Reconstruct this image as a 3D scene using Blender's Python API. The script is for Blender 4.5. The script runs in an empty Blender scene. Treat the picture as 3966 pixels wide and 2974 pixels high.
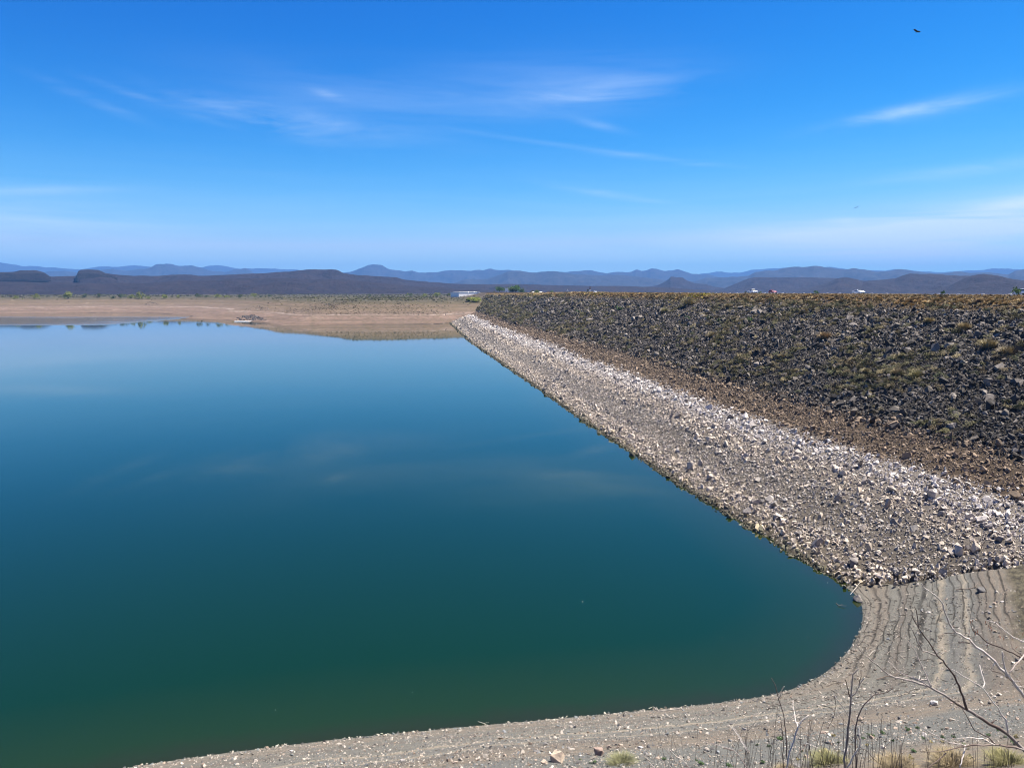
import bpy, math, random
import numpy as np
from mathutils import Vector, Matrix, noise as mnoise

# ------------------------------------------------------------------ camera, world, sun, exposure
S = bpy.context.scene
COL = S.collection
R = math.radians
F_PX, H_CAM = 2980.0, 36.0
PITCH = math.atan((1487 - 1130) / F_PX)

cam_d = bpy.data.cameras.new('camera')
cam_d.sensor_width = 36.0
cam_d.lens = 36.0 * F_PX / 3966.0
cam_d.clip_start, cam_d.clip_end = 0.1, 90000.0
cam = bpy.data.objects.new('camera', cam_d)
COL.objects.link(cam)
cam.location = (0, 0, H_CAM)
cam.rotation_euler = (math.pi / 2 - PITCH, 0, 0)
S.camera = cam

SUN_EL, SUN_AZ = 65.0, 70.0          # azimuth: degrees to the right of the view direction (+Y towards +X)
world = bpy.data.worlds.new('World')
S.world = world
world.use_nodes = True
wn, wl = world.node_tree.nodes, world.node_tree.links
wn.clear()


def wmath(op, a, b=None, c=None, clamp=False):
    n = wn.new('ShaderNodeMath'); n.operation = op; n.use_clamp = clamp
    for i, v in enumerate((a, b, c)):
        if v is None: continue
        if isinstance(v, (int, float)): n.inputs[i].default_value = v
        else: wl.new(v, n.inputs[i])
    return n.outputs[0]


sky = wn.new('ShaderNodeTexSky')
sky.sky_type = 'NISHITA'
sky.sun_disc = False
sky.sun_elevation = R(SUN_EL)
sky.sun_rotation = R(SUN_AZ)
sky.altitude = 100.0
sky.air_density, sky.dust_density, sky.ozone_density = 1.0, 0.0, 3.0
# deepen the clear dry-air blue: a per-channel power on the sky's own radiance
sep0 = wn.new('ShaderNodeSeparateColor'); wl.new(sky.outputs[0], sep0.inputs[0])
com0 = wn.new('ShaderNodeCombineColor')
for ch, (gam, gain) in enumerate(((4.2, 2.05), (1.72, 0.475), (1.0, 0.46))):
    c_ = wmath('MINIMUM', wmath('MULTIPLY', sep0.outputs[ch], 0.11), (0.57, 0.9, 0.9)[ch])
    wl.new(wmath('MULTIPLY', wmath('POWER', c_, gam), gain / 0.11), com0.inputs[ch])
# thin cirrus, laid out by azimuth and elevation on the sky
tc = wn.new('ShaderNodeTexCoord')
sp = wn.new('ShaderNodeSeparateXYZ'); wl.new(tc.outputs['Generated'], sp.inputs[0])
az = wmath('ARCTAN2', sp.outputs[0], sp.outputs[1])
el = wmath('ARCSINE', sp.outputs[2])
cb = wn.new('ShaderNodeCombineXYZ'); wl.new(az, cb.inputs[0]); wl.new(el, cb.inputs[1])


def cirrus_noise(rot, sx, sy, scale, lo, hi, seed):
    mp = wn.new('ShaderNodeMapping'); wl.new(cb.outputs[0], mp.inputs[0])
    mp.inputs['Rotation'].default_value = (0, 0, R(rot)); mp.inputs['Scale'].default_value = (sx, sy, 1)
    mp.inputs['Location'].default_value = (seed, seed * 0.7, 0)
    nz = wn.new('ShaderNodeTexNoise'); nz.inputs['Scale'].default_value = scale
    nz.inputs['Detail'].default_value = 7; nz.inputs['Roughness'].default_value = 0.62
    nz.inputs['Distortion'].default_value = 0.5
    wl.new(mp.outputs[0], nz.inputs['Vector'])
    mr = wn.new('ShaderNodeMapRange'); wl.new(nz.outputs[0], mr.inputs[0])
    mr.inputs[1].default_value, mr.inputs[2].default_value = lo, hi
    return mr.outputs[0]


nA = cirrus_noise(8, 1.2, 7, 5, 0.36, 0.72, 3.1)
nB = cirrus_noise(-9, 1.0, 9, 4, 0.36, 0.75, 8.4)
nC = cirrus_noise(0, 1.0, 14, 3, 0.25, 0.72, 5.7)


def sky_ang(px, py):                  # pixel of the 2212-wide view -> azimuth, elevation of the sky there
    x = (px * 1.793 - 1983) / F_PX; y = -(py * 1.793 - 1487) / F_PX
    c, s = math.cos(PITCH), math.sin(PITCH)
    v = Vector((x, c + y * s, -s + y * c)).normalized()
    return math.atan2(v.x, v.y), math.asin(v.z)


total = None
for px, py, a, b, tilt, amp, nz in [
        (630, 258, 240, 26, -6, .30, nA), (560, 262, 110, 12, -14, .28, nA), (715, 208, 34, 8, -12, .30, nA), (350, 226, 95, 6, -14, .38, nB), (195, 215, 80, 9, -18, .22, nB),
        (1290, 200, 190, 30, 5, .30, nA), (1290, 212, 110, 10, 0, .22, nA), (1120, 190, 320, 60, 4, .14, nC), (700, 200, 260, 50, -4, .10, nC),
        (1290, 325, 240, 5, -8, .24, nB), (1480, 352, 160, 5, -7, .18, nB), (1330, 422, 130, 7, -9, .26, nB),
        (1290, 270, 60, 8, -14, .2, nB),
        (1930, 246, 140, 11, 8, .45, nA), (2080, 225, 120, 14, 6, .2, nA),
        (2120, 482, 250, 32, 5, 1.5, nC), (2190, 448, 170, 15, 10, 1.2, nA), (1860, 500, 300, 20, 1, 1.1, nC),
        (2000, 535, 520, 42, 0, .75, nC), (1600, 498, 160, 7, 0, .3, nC), (1840, 475, 40, 5, 0, .6, nA), (2150, 360, 200, 12, 5, .25, nA),
        (90, 480, 260, 40, -2, .26, nC), (60, 412, 130, 8, 4, .3, nC), (60, 525, 330, 22, 0, .25, nC)]:
    a0, e0 = sky_ang(px, py)
    t = R(tilt); ka, kb = a * 1.793 / F_PX * .9, b * 1.793 / F_PX
    du = wmath('SUBTRACT', az, a0); dv = wmath('SUBTRACT', el, e0)
    u = wmath('ADD', wmath('MULTIPLY', du, math.cos(t) / ka), wmath('MULTIPLY', dv, math.sin(t) / ka))
    v = wmath('ADD', wmath('MULTIPLY', du, -math.sin(t) / kb), wmath('MULTIPLY', dv, math.cos(t) / kb))
    q = wmath('ADD', wmath('MULTIPLY', u, u), wmath('MULTIPLY', v, v))
    g = wmath('EXPONENT', wmath('MULTIPLY', q, -1.0))
    w_ = wmath('MULTIPLY', wmath('MULTIPLY', g, amp), nz)
    total = w_ if total is None else wmath('ADD', total, w_)
# the same thin veil goes on right round the sky
veil = wmath('MULTIPLY', wmath('MULTIPLY', wmath('ADD', wmath('MULTIPLY', nC, .5), .5), wmath('EXPONENT', wmath('MULTIPLY', wmath('MULTIPLY', el, el), -75.0))), 0.42)
total = wmath('ADD', total, veil, clamp=True)
cmix = wn.new('ShaderNodeMix'); cmix.data_type = 'RGBA'
wl.new(total, cmix.inputs[0]); wl.new(com0.outputs[0], cmix.inputs[6])
cmix.inputs[7].default_value = (2.75, 3.3, 3.8, 1)
bg = wn.new('ShaderNodeBackground'); bg.inputs[1].default_value = 0.11
wl.new(cmix.outputs[2], bg.inputs[0])
wo = wn.new('ShaderNodeOutputWorld'); wl.new(bg.outputs[0], wo.inputs[0])

sun_d = bpy.data.lights.new('sun', 'SUN'); sun_d.energy = 5.0; sun_d.angle = R(0.53)
sun_d.color = (1.0, 0.94, 0.85)
sun = bpy.data.objects.new('sun', sun_d); COL.objects.link(sun)
SUN_DIR = Vector((math.sin(R(SUN_AZ)) * math.cos(R(SUN_EL)), math.cos(R(SUN_AZ)) * math.cos(R(SUN_EL)), math.sin(R(SUN_EL))))
sun.rotation_euler = SUN_DIR.to_track_quat('Z', 'Y').to_euler()
sun.location = (60, 30, 120)

vs = S.view_settings
vs.view_transform = 'Standard'; vs.look = 'None'; vs.exposure = 1.6; vs.gamma = 1.0; vs.use_curve_mapping = False
S.cycles.max_bounces = 6
S.cycles.volume_bounces = 2
S.cycles.use_denoising = True
S.cycles.filter_width = 1.05

# ------------------------------------------------------------------ helpers
rng = np.random.default_rng(11)
random.seed(7)


def hash2(ix, iy, seed):
    h = (ix.astype(np.int64) * 374761393 + iy.astype(np.int64) * 668265263 + seed * 974634777) & 0x7fffffff
    h = ((h ^ (h >> 13)) * 1274126177) & 0x7fffffff
    h = h ^ (h >> 16)
    return (h & 0xffff) / 65535.0


def vnoise(x, y, seed=0):
    x = np.asarray(x, float); y = np.asarray(y, float)
    ix, iy = np.floor(x), np.floor(y)
    fx, fy = x - ix, y - iy
    fx, fy = fx * fx * (3 - 2 * fx), fy * fy * (3 - 2 * fy)
    a, b = hash2(ix, iy, seed), hash2(ix + 1, iy, seed)
    c, d = hash2(ix, iy + 1, seed), hash2(ix + 1, iy + 1, seed)
    return (a + (b - a) * fx) * (1 - fy) + (c + (d - c) * fx) * fy


def fbm(x, y, seed=0, oct=4):
    s, a, t = 0.0, 1.0, 0.0
    for o in range(oct):
        s = s + a * vnoise(np.asarray(x) * 2 ** o + 17.3 * o, np.asarray(y) * 2 ** o - 9.1 * o, seed + o); t += a; a *= .5
    return s / t - 0.5


def ray(px, py):
    x = (px - 1983) / F_PX; y = -(py - 1487) / F_PX
    c, s = math.cos(PITCH), math.sin(PITCH)
    return np.array([x, c + y * s, -s + y * c])


def at(px, py, depth):                 # the place that shows at this pixel at this distance along the view
    return Vector(ray(px, py) * depth + np.array([0, 0, H_CAM]))


def link(o, parent=None):
    COL.objects.link(o)
    if parent is not None: o.parent = parent
    return o


def mesh_obj(name, verts, faces, mat=None, parent=None, smooth=False, loc=None):
    me = bpy.data.meshes.new(name)
    verts = np.asarray(verts, float)
    if isinstance(faces, np.ndarray):
        n, k = faces.shape
        me.vertices.add(len(verts)); me.vertices.foreach_set('co', verts.ravel())
        me.loops.add(n * k); me.loops.foreach_set('vertex_index', faces.ravel().astype(np.int32))
        me.polygons.add(n); me.polygons.foreach_set('loop_start', np.arange(0, n * k, k, dtype=np.int32))
        me.update(calc_edges=True)
    else:
        me.from_pydata(verts.tolist(), [], faces)
    if smooth:
        me.polygons.foreach_set('use_smooth', np.ones(len(me.polygons), bool))
    if mat: me.materials.append(mat)
    me.validate()
    o = bpy.data.objects.new(name, me)
    if loc is not None: o.location = loc
    return link(o, parent)


def tag(o, label=None, cat=None, group=None, kind=None):
    if label: o['label'] = label
    if cat: o['category'] = cat
    if group: o['group'] = group
    if kind: o['kind'] = kind
    return o


def empty(name, loc=(0, 0, 0), rz=0.0):
    o = bpy.data.objects.new(name, None); COL.objects.link(o)
    o.location = loc; o.rotation_euler = (0, 0, rz); o.empty_display_size = 0.3
    return o


def copy_tree(o, parent=None):
    c = o.copy(); COL.objects.link(c); c.parent = parent
    for ch in [k for k in o.children]: copy_tree(ch, c)
    return c


def grid_faces(nr, nc):
    i = np.arange(nr - 1)[:, None] * nc + np.arange(nc - 1)[None, :]
    i = i.ravel()
    return np.stack([i, i + 1, i + nc + 1, i + nc], 1)


def set_attr(me, name, arr, typ='FLOAT'):
    at_ = me.attributes.new(name, typ, 'POINT')
    if typ == 'FLOAT': at_.data.foreach_set('value', np.asarray(arr, np.float32).ravel())
    elif typ == 'INT': at_.data.foreach_set('value', np.asarray(arr, np.int32).ravel())
    elif typ == 'FLOAT_VECTOR': at_.data.foreach_set('vector', np.asarray(arr, np.float32).ravel())
    else:
        a4 = np.ones((len(arr), 4), np.float32); a4[:, :3] = arr
        at_.data.foreach_set('color', a4.ravel())


# ---- materials
class M:
    def __init__(s, name, rough=0.85, spec=0.3):
        s.m = bpy.data.materials.new(name); s.m.use_nodes = True
        s.n, s.l = s.m.node_tree.nodes, s.m.node_tree.links
        s.b = s.n['Principled BSDF']; s.b.inputs['Roughness'].default_value = rough
        s.b.inputs['Specular IOR Level'].default_value = spec

    def put(s, sock, v):
        if hasattr(v, 'is_linked') or hasattr(v, 'links'): s.l.new(v, sock)
        else: sock.default_value = v if not (isinstance(v, tuple) and len(v) == 3 and sock.type == 'RGBA') else (*v, 1)

    def color(s, v): s.put(s.b.inputs['Base Color'], v); return s

    def pos(s): return s.n.new('ShaderNodeNewGeometry').outputs['Position']

    def obj(s): return s.n.new('ShaderNodeTexCoord').outputs['Object']

    def map(s, v, scale=(1, 1, 1), rot=(0, 0, 0)):
        n = s.n.new('ShaderNodeMapping'); s.l.new(v, n.inputs[0])
        n.inputs['Scale'].default_value = scale; n.inputs['Rotation'].default_value = rot
        return n.outputs[0]

    def noise(s, v, scale, detail=4, rough=0.55, dist=0.0, out=0):
        n = s.n.new('ShaderNodeTexNoise'); s.l.new(v, n.inputs['Vector'])
        n.inputs['Scale'].default_value = scale; n.inputs['Detail'].default_value = detail
        n.inputs['Roughness'].default_value = rough; n.inputs['Distortion'].default_value = dist
        return n.outputs[out]

    def voronoi(s, v, scale, out='Distance'):
        n = s.n.new('ShaderNodeTexVoronoi'); s.l.new(v, n.inputs['Vector']); n.inputs['Scale'].default_value = scale
        return n.outputs[out]

    def ramp(s, v, stops, interp='LINEAR'):
        n = s.n.new('ShaderNodeValToRGB'); s.l.new(v, n.inputs[0]); r = n.color_ramp; r.interpolation = interp
        while len(r.elements) < len(stops): r.elements.new(0.5)
        for e, (p, c) in zip(r.elements, stops): e.position = p; e.color = (*c, 1)
        return n.outputs[0]

    def mrange(s, v, a, b, c=0.0, d=1.0):
        n = s.n.new('ShaderNodeMapRange'); s.l.new(v, n.inputs[0])
        for i, x in enumerate((a, b, c, d)): n.inputs[i + 1].default_value = x
        return n.outputs[0]

    def math(s, op, a, b=None, clamp=False):
        n = s.n.new('ShaderNodeMath'); n.operation = op; n.use_clamp = clamp
        s.put(n.inputs[0], a)
        if b is not None: s.put(n.inputs[1], b)
        return n.outputs[0]

    def mix(s, f, a, b, mode='MIX'):
        n = s.n.new('ShaderNodeMix'); n.data_type = 'RGBA'; n.blend_type = mode
        s.put(n.inputs[0], f); s.put(n.inputs[6], a); s.put(n.inputs[7], b)
        return n.outputs[2]

    def attr(s, name, typ='GEOMETRY', out='Color'):
        n = s.n.new('ShaderNodeAttribute'); n.attribute_name = name; n.attribute_type = typ
        return n.outputs[out]

    def bump(s, v, strength=0.3, dist=0.05):
        n = s.n.new('ShaderNodeBump'); s.l.new(v, n.inputs['Height'])
        n.inputs['Strength'].default_value = strength; n.inputs['Distance'].default_value = dist
        s.l.new(n.outputs[0], s.b.inputs['Normal']); return s

    def sep(s, v):
        n = s.n.new('ShaderNodeSeparateXYZ'); s.l.new(v, n.inputs[0]); return n.outputs


def plain(name, col, rough=0.6, var=0.25, scale=3.0, metal=0.0, spec=0.4):
    m = M(name, rough, spec)
    nz = m.noise(m.obj(), scale, 5)
    m.color(m.mix(nz, tuple(c * (1 - var) for c in col), tuple(min(1, c * (1 + var)) for c in col)))
    m.b.inputs['Metallic'].default_value = metal
    return m.m


# stones: colour of each piece comes with it
mr = M('stone_rock', 0.88, 0.25)
base = mr.attr('col', 'INSTANCER')
nz = mr.noise(mr.obj(), 2.6, 6, 0.65)
mr.color(mr.mix(1.0, base, mr.ramp(nz, [(0.3, (.62, .62, .64)), (0.55, (1, 1, 1)), (0.75, (1.35, 1.3, 1.22))]), 'MULTIPLY'))
mr.bump(mr.noise(mr.obj(), 5.0, 6, 0.7), 0.5, 0.12)
MAT_ROCK = mr.m
mg = M('dry_grass', 0.8, 0.15)
mg.color(mg.mix(1.0, mg.attr('col', 'INSTANCER'), mg.ramp(mg.noise(mg.obj(), 9.0, 4, .75), [(.32, (.42, .40, .38)), (.5, (.9, .9, .9)), (.68, (1.45, 1.4, 1.3))]), 'MULTIPLY'))
mg.b.inputs['Subsurface Weight'].default_value = 0.0
MAT_GRASS = mg.m


# ---- point instancing on a geometry-nodes object
def scatter(name, pts, rot, scl, col, idx, variants, parent=None):
    me = bpy.data.meshes.new(name)
    me.vertices.add(len(pts)); me.vertices.foreach_set('co', np.asarray(pts, np.float32).ravel())
    set_attr(me, 'rot', rot, 'FLOAT_VECTOR'); set_attr(me, 'scl', scl, 'FLOAT_VECTOR')
    set_attr(me, 'col', col, 'FLOAT_COLOR'); set_attr(me, 'idx', idx, 'INT')
    o = link(bpy.data.objects.new(name, me), parent)
    o['kind'] = 'stuff'
    ng = bpy.data.node_groups.new(name + '_nodes', 'GeometryNodeTree')
    ng.interface.new_socket('Geometry', in_out='INPUT', socket_type='NodeSocketGeometry')
    ng.interface.new_socket('Geometry', in_out='OUTPUT', socket_type='NodeSocketGeometry')
    N, L = ng.nodes, ng.links
    gi, go = N.new('NodeGroupInput'), N.new('NodeGroupOutput')
    join = N.new('GeometryNodeJoinGeometry')
    for v in variants:
        oi = N.new('GeometryNodeObjectInfo'); oi.inputs['Object'].default_value = v
        oi.inputs['As Instance'].default_value = True
        L.new(oi.outputs['Geometry'], join.inputs[0])
    iop = N.new('GeometryNodeInstanceOnPoints')
    iop.inputs['Pick Instance'].default_value = True

    def na(nm, typ):
        n = N.new('GeometryNodeInputNamedAttribute'); n.data_type = typ; n.inputs[0].default_value = nm
        return n.outputs[0]
    L.new(gi.outputs[0], iop.inputs['Points']); L.new(join.outputs[0], iop.inputs['Instance'])
    L.new(na('idx', 'INT'), iop.inputs['Instance Index'])
    e2r = N.new('FunctionNodeEulerToRotation'); L.new(na('rot', 'FLOAT_VECTOR'), e2r.inputs[0])
    L.new(e2r.outputs[0], iop.inputs['Rotation']); L.new(na('scl', 'FLOAT_VECTOR'), iop.inputs['Scale'])
    L.new(iop.outputs[0], go.inputs[0])
    md = o.modifiers.new('scatter', 'NODES'); md.node_group = ng
    return o


def proto(name, verts, faces, mat):
    me = bpy.data.meshes.new(name); me.from_pydata([tuple(v) for v in verts], [], faces); me.update()
    me.materials.append(mat)
    return bpy.data.objects.new(name, me)          # not linked: only a source of shape for the repeats


def rock_mesh(seed, npts=13, flat=0.75):
    import bmesh
    rr = random.Random(seed); bm = bmesh.new()
    for _ in range(npts):
        v = Vector((rr.gauss(0, 1), rr.gauss(0, 1), rr.gauss(0, 1))).normalized()
        v *= rr.uniform(.38, .56)
        # pull towards a block: broken quarry stone has flat sides
        m_ = max(abs(v.x), abs(v.y), abs(v.z)); v = v.lerp(v / m_ * .42, .45)
        bm.verts.new((v.x * rr.uniform(.9, 1.15), v.y * .9, v.z * flat))
    r = bmesh.ops.convex_hull(bm, input=bm.verts)
    bmesh.ops.delete(bm, geom=[g for g in r['geom_interior'] if isinstance(g, bmesh.types.BMVert)], context='VERTS')
    me = bpy.data.meshes.new('stone'); bm.to_mesh(me); bm.free(); me.materials.append(MAT_ROCK)
    return me


ROCKS = [bpy.data.objects.new('stone_shape', rock_mesh(100 + i, 11 + i % 5, .6 + .08 * (i % 4))) for i in range(14)]
PEBBLES = [bpy.data.objects.new('pebble_shape', rock_mesh(300 + i, 8, .6)) for i in range(6)]

# ------------------------------------------------------------------ layout of the ground
TH = R(8.1)
AX = np.array([-math.sin(TH), math.cos(TH)])       # along the dam, away from the camera
PX = np.array([math.cos(TH), math.sin(TH)])        # across it, to the right
SLOPE = 0.42
DW_S = [60, 83, 100, 117, 148, 204, 295, 574, 918, 1400]
DW_D = [54.2, 53.5, 53, 51.8, 50.9, 50.1, 50.1, 48.6, 55.4, 58]


def Dw(s): return np.interp(s, DW_S, DW_D)


D_CREST, Z_CREST = 134.5, 35.2
ROAD_W = 11.0


def sd2xy(s, D): return np.asarray(s)[..., None] * AX + np.asarray(D)[..., None] * PX


BANK = [(-260, -30), (-130, 14), (-60, 44), (-30.2, 54.7), (-20.1, 57.3), (-9.7, 59.4), (0.5, 61.0), (11.8, 62.9), (18, 64.0), (22.6, 65.1), (26.8, 67.0),
        (30.9, 70.4), (34.6, 74.8), (37.2, 78.4), (39.2, 82.2), (40.8, 86.2), (41.3, 89.8)]
dam_w = [tuple(sd2xy(s, Dw(s))) for s in (96, 108, 120, 148, 204, 295, 420, 574, 740, 918, 1400)]
WL = np.array(BANK + dam_w, float)
# soften the water line
for _ in range(2):
    q = np.empty((2 * len(WL) - 2, 2)); q[0::2] = WL[:-1] * .75 + WL[1:] * .25; q[1::2] = WL[:-1] * .25 + WL[1:] * .75
    WL = np.vstack([WL[:1], q, WL[-1:]])


def shore_dist(x, y):                    # distance from the near water line, positive on land
    x = np.asarray(x, float); y = np.asarray(y, float)
    P = np.stack([x.ravel(), y.ravel()], 1)
    best = np.full(len(P), 1e18); sign = np.zeros(len(P))
    for i in range(len(WL) - 1):
        a, b = WL[i], WL[i + 1]; ab = b - a
        t = np.clip(((P - a) @ ab) / (ab @ ab), 0, 1)
        dv = P - a - t[:, None] * ab
        dd = (dv ** 2).sum(1)
        cr = ab[0] * (P[:, 1] - a[1]) - ab[1] * (P[:, 0] - a[0])
        m = dd < best
        best[m] = dd[m]; sign[m] = np.where(cr[m] < 0, 1.0, -1.0)
    return (np.sqrt(best) * sign).reshape(x.shape)


def smax(a, b, k): return np.logaddexp(a / k, b / k) * k


def bank_d(x, y, d):                     # two even slopes that meet in a crease behind the corner of the lake
    x = np.asarray(x, float); y = np.asarray(y, float)
    dA = (x - 38.9) * .875 - (y - 81.5) * .485
    dB = (x - 12.0) * .196 - (y - 63.0) * .981
    s = x * AX[0] + y * AX[1]
    m = np.clip((x - 14) / 10, 0, 1) * np.clip((88 - s) / 6, 0, 1) * np.clip(d / 6.0, 0, 1)
    return d * (1 - m) + smax(dA, dB, .8) * m


def bank_z(x, y, d=None, fine=True):
    x = np.asarray(x, float); y = np.asarray(y, float)
    if d is None: d = shore_dist(x, y)
    d = bank_d(x, y, d)
    r = np.hypot(x, y)
    z = SLOPE * d
    n1 = fbm(x * .12, y * .12, 3, 4)
    z = z + n1 * .9 * np.clip(d / 8, 0, 1) * np.clip((r - 5) / 25, 0, 1)
    # former water levels: little benches and risers following the shore
    dd = d + fbm(x * .25, y * .25, 9, 3) * .9
    dd = dd + (vnoise(dd * 1.15, dd * 0, 12) - .5) * .8
    ph = (dd / 0.82) % 1.0
    step = (np.clip(ph / .72, 0, 1) * .35 + np.clip((ph - .72) / .28, 0, 1) * .65 - ph) * .82 * SLOPE
    z = z + step * .75 * np.clip(d / 1.0, 0, 1) * np.clip((26 - d) / 6, 0, 1) * (.25 + .9 * np.clip((y - 65) / 6, 0, 1) * np.clip((x - 20) / 14, 0, 1))
    cone = 34.35 - .66 * np.maximum(r - 1.4, 0) + fbm(x * .35, y * .35, 21, 3) * .5 * np.clip((r - 2) / 6, 0, 1)
    z = smax(z, cone, .35)
    if fine: z = z + fbm(x * 1.3, y * 1.3, 5, 3) * .10 * np.clip((r - 2) / 6, 0, 1) + fbm(x * 4, y * 4, 6, 2) * .03
    return np.minimum(z, 34.4 + fbm(x * .1, y * .1, 31, 3) * 1.0 * np.clip((r - 8) / 20, 0, 1))


def march(px, py, fn, t0=20, t1=400, n=3000):
    d = ray(px, py); ts = np.linspace(t0, t1, n); P = d * ts[:, None] + np.array([0, 0, H_CAM])
    g = P[:, 2] - fn(P[:, 0], P[:, 1]); i = int(np.argmax(g < 0))
    return Vector(P[i])


def bank_at(px, py, t0=25):
    p = march(px, py, bank_z, t0, 160, 1400); p.z = float(bank_z(np.array([p.x]), np.array([p.y]))[0]); return p


def dam_sz(D, s): return SLOPE * (D - Dw(s))


def dam_at(px, py):
    def f(x, y):
        D = x * PX[0] + y * PX[1]; s = x * AX[0] + y * AX[1]
        return np.minimum(dam_sz(D, s), Z_CREST)
    return march(px, py, f, 60, 1500, 9000)


# ------------------------------------------------------------------ near bank (polar grid)
azs = np.radians(np.concatenate([np.linspace(-150, -46, 60, endpoint=False), np.linspace(-46, 46, 560), np.linspace(46, 150, 60)[1:]]))
rs = np.concatenate([np.geomspace(.25, 20, 50, endpoint=False), np.linspace(20, 45, 60, endpoint=False), np.geomspace(45, 130, 330), np.geomspace(130, 260, 30)[1:]])
A, Rr = np.meshgrid(azs, rs)
X, Y = Rr * np.sin(A), Rr * np.cos(A)
Dn = shore_dist(X, Y)
Z = bank_z(X, Y, Dn)
Dd = X * PX[0] + Y * PX[1]; Ss = X * AX[0] + Y * AX[1]
S_END0 = 82.0


def s_start(D):                          # where the rock facing of the dam begins
    return np.interp(D, [40, 54, 60, 66, 80, 100, 150], [86, 83, 78.5, 73, 68, 63, 58])


under = np.clip((Ss - s_start(Dd) - 1.0) / 5.0, 0, 1) * (Dd > 30)
Z = Z - under * 1.2
Z = np.where(Dn < 0, np.maximum(Dn * .42, -4) + fbm(X * .5, Y * .5, 5, 3) * .25 * np.clip(-Dn / 1.5, 0, 1), Z)
bank = empty('near_shore_bank'); tag(bank, kind='structure')
fz = grid_faces(*X.shape)[:, ::-1]
keep = (Dn.ravel()[fz].max(1) > -9)
verts = np.stack([X.ravel(), Y.ravel(), Z.ravel()], 1)
used = np.unique(fz[keep]); remap = -np.ones(len(verts), int); remap[used] = np.arange(len(used))
MB = M('bank_soil', 0.92, 0.15)
dist = MB.attr('dist', out='Fac')
posn = MB.pos()
n_lo = MB.noise(posn, .35, 4); n_hi = MB.noise(posn, 3.0, 6, .7); n_px = MB.noise(posn, 11.0, 4, .8)
dj = MB.math('ADD', dist, MB.mrange(n_lo, 0, 1, -.8, .8))
dj2 = MB.math('ADD', dj, MB.mrange(n_hi, 0, 1, -.22, .22))
dn = MB.math('DIVIDE', dj2, 30.0)
g1, g2, tan, pale = (0.1153, 0.1124, 0.0938), (0.0798, 0.0799, 0.0682), (0.1538, 0.1183, 0.0853), (0.2722, 0.2277, 0.1647)
slate, brown = (0.0976, 0.1017, 0.0955), (0.1006, 0.0799, 0.0625)
ST = [(0.0, (0.0592, 0.0562, 0.0425)), (.008, (0.1538, 0.1361, 0.1080)), (.06, tan), (.10, g1), (.135, brown), (.165, g1), (.195, (0.1243, 0.1183, 0.1022)), (.232, g1),
      (.240, pale), (.252, pale), (.262, slate), (.30, (0.1183, 0.1124, 0.0994)), (.315, pale), (.33, slate), (.36, brown), (.42, tan), (.47, tan), (.50, slate), (.70, slate), (.8, tan), (1.0, tan)]
cc = MB.ramp(dn, ST)
w1 = MB.math('SINE', MB.math('MULTIPLY', dj2, 7.66))
cc = MB.mix(MB.mrange(w1, .1, .9, 0, .5), cc, g2)
cc = MB.mix(MB.mrange(n_px, .35, .7, 0, .55), cc, (0.1775, 0.1685, 0.1477))
cc = MB.mix(MB.mrange(n_px, .62, .36, 0, .6), cc, (0.0502, 0.0461, 0.0374))
cyc = MB.attr('cyc', out='Fac')
fr = MB.math('FRACT', MB.math('ADD', cyc, MB.mrange(n_hi, 0, 1, -.10, .10)))
ln = MB.math('MULTIPLY', MB.mrange(fr, .70, .84), MB.mrange(fr, .98, .92))
amt = MB.math('MULTIPLY', ln, MB.math('MULTIPLY', MB.mrange(n_lo, .35, .6, .5, 1.0), MB.math('MULTIPLY', MB.mrange(MB.sep(posn)[0], 22, 34, .22, 1.0), MB.mrange(MB.sep(posn)[1], 64, 71, .10, 1.0))))
cc = MB.mix(amt, cc, (0.0296, 0.0266, 0.0215))
edge = MB.attr('upper', out='Fac'); n_st = MB.noise(MB.map(posn, (1.0755, 1.0753, 5.1648)), 1.0, 5, .7)
cc = MB.mix(edge, cc, MB.mix(MB.mrange(n_st, .40, .60), (0.0313, 0.0269, 0.0189), (0.0941, 0.0825, 0.0535)))
MB.color(cc)
MB.bump(MB.math('ADD', n_px, MB.math('MULTIPLY', n_hi, 1.4)), .75, .12)
bs = mesh_obj('ground', verts[used], remap[fz[keep]], MB.m, bank, smooth=True)
ridge = (bank_d(X, Y, Dn) - (12.8 + fbm(X * .3, Y * .3, 71, 3) * 2.0)) * 1.0 * np.clip((Y - 60) / 5, 0, 1)
right = np.clip((X - 30) / 6, 0, 1)
DnB = bank_d(X, Y, Dn)
set_attr(bs.data, 'dist', DnB.ravel()[used])
ddp = DnB + fbm(X * .25, Y * .25, 9, 3) * .9
ddp = ddp + (vnoise(ddp * 1.15, ddp * 0, 12) - .5) * .8
set_attr(bs.data, 'cyc', (ddp / .82).ravel()[used])
set_attr(bs.data, 'upper', (np.clip(ridge, 0, 1) * right).ravel()[used])
tag(bs, kind='structure')

# ------------------------------------------------------------------ lake
azw = np.radians(np.linspace(-72, 72, 420)); rw = np.concatenate([np.geomspace(30, 130, 200), np.geomspace(130, 6000, 90)[1:]])
A, Rr = np.meshgrid(azw, rw); Xw, Yw = Rr * np.sin(A), Rr * np.cos(A)
Dwat = shore_dist(Xw, Yw)
fz = grid_faces(*Xw.shape)[:, ::-1]
sW = Xw * AX[0] + Yw * AX[1]
keepw = (Dwat.ravel()[fz].min(1) < 4.0) & (Yw.ravel()[fz].min(1) < 2200) & (np.hypot(Xw, Yw).ravel()[fz].min(1) < 2600)
vw = np.stack([Xw.ravel(), Yw.ravel(), np.zeros(Xw.size)], 1)
used = np.unique(fz[keepw]); remap = -np.ones(len(vw), int); remap[used] = np.arange(len(used))
MW = M('lake_water', 0.03, 0.5)
MW.b.inputs['IOR'].default_value = 1.38
wd = MW.attr('dist', out='Fac')
pw = MW.pos()
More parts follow.
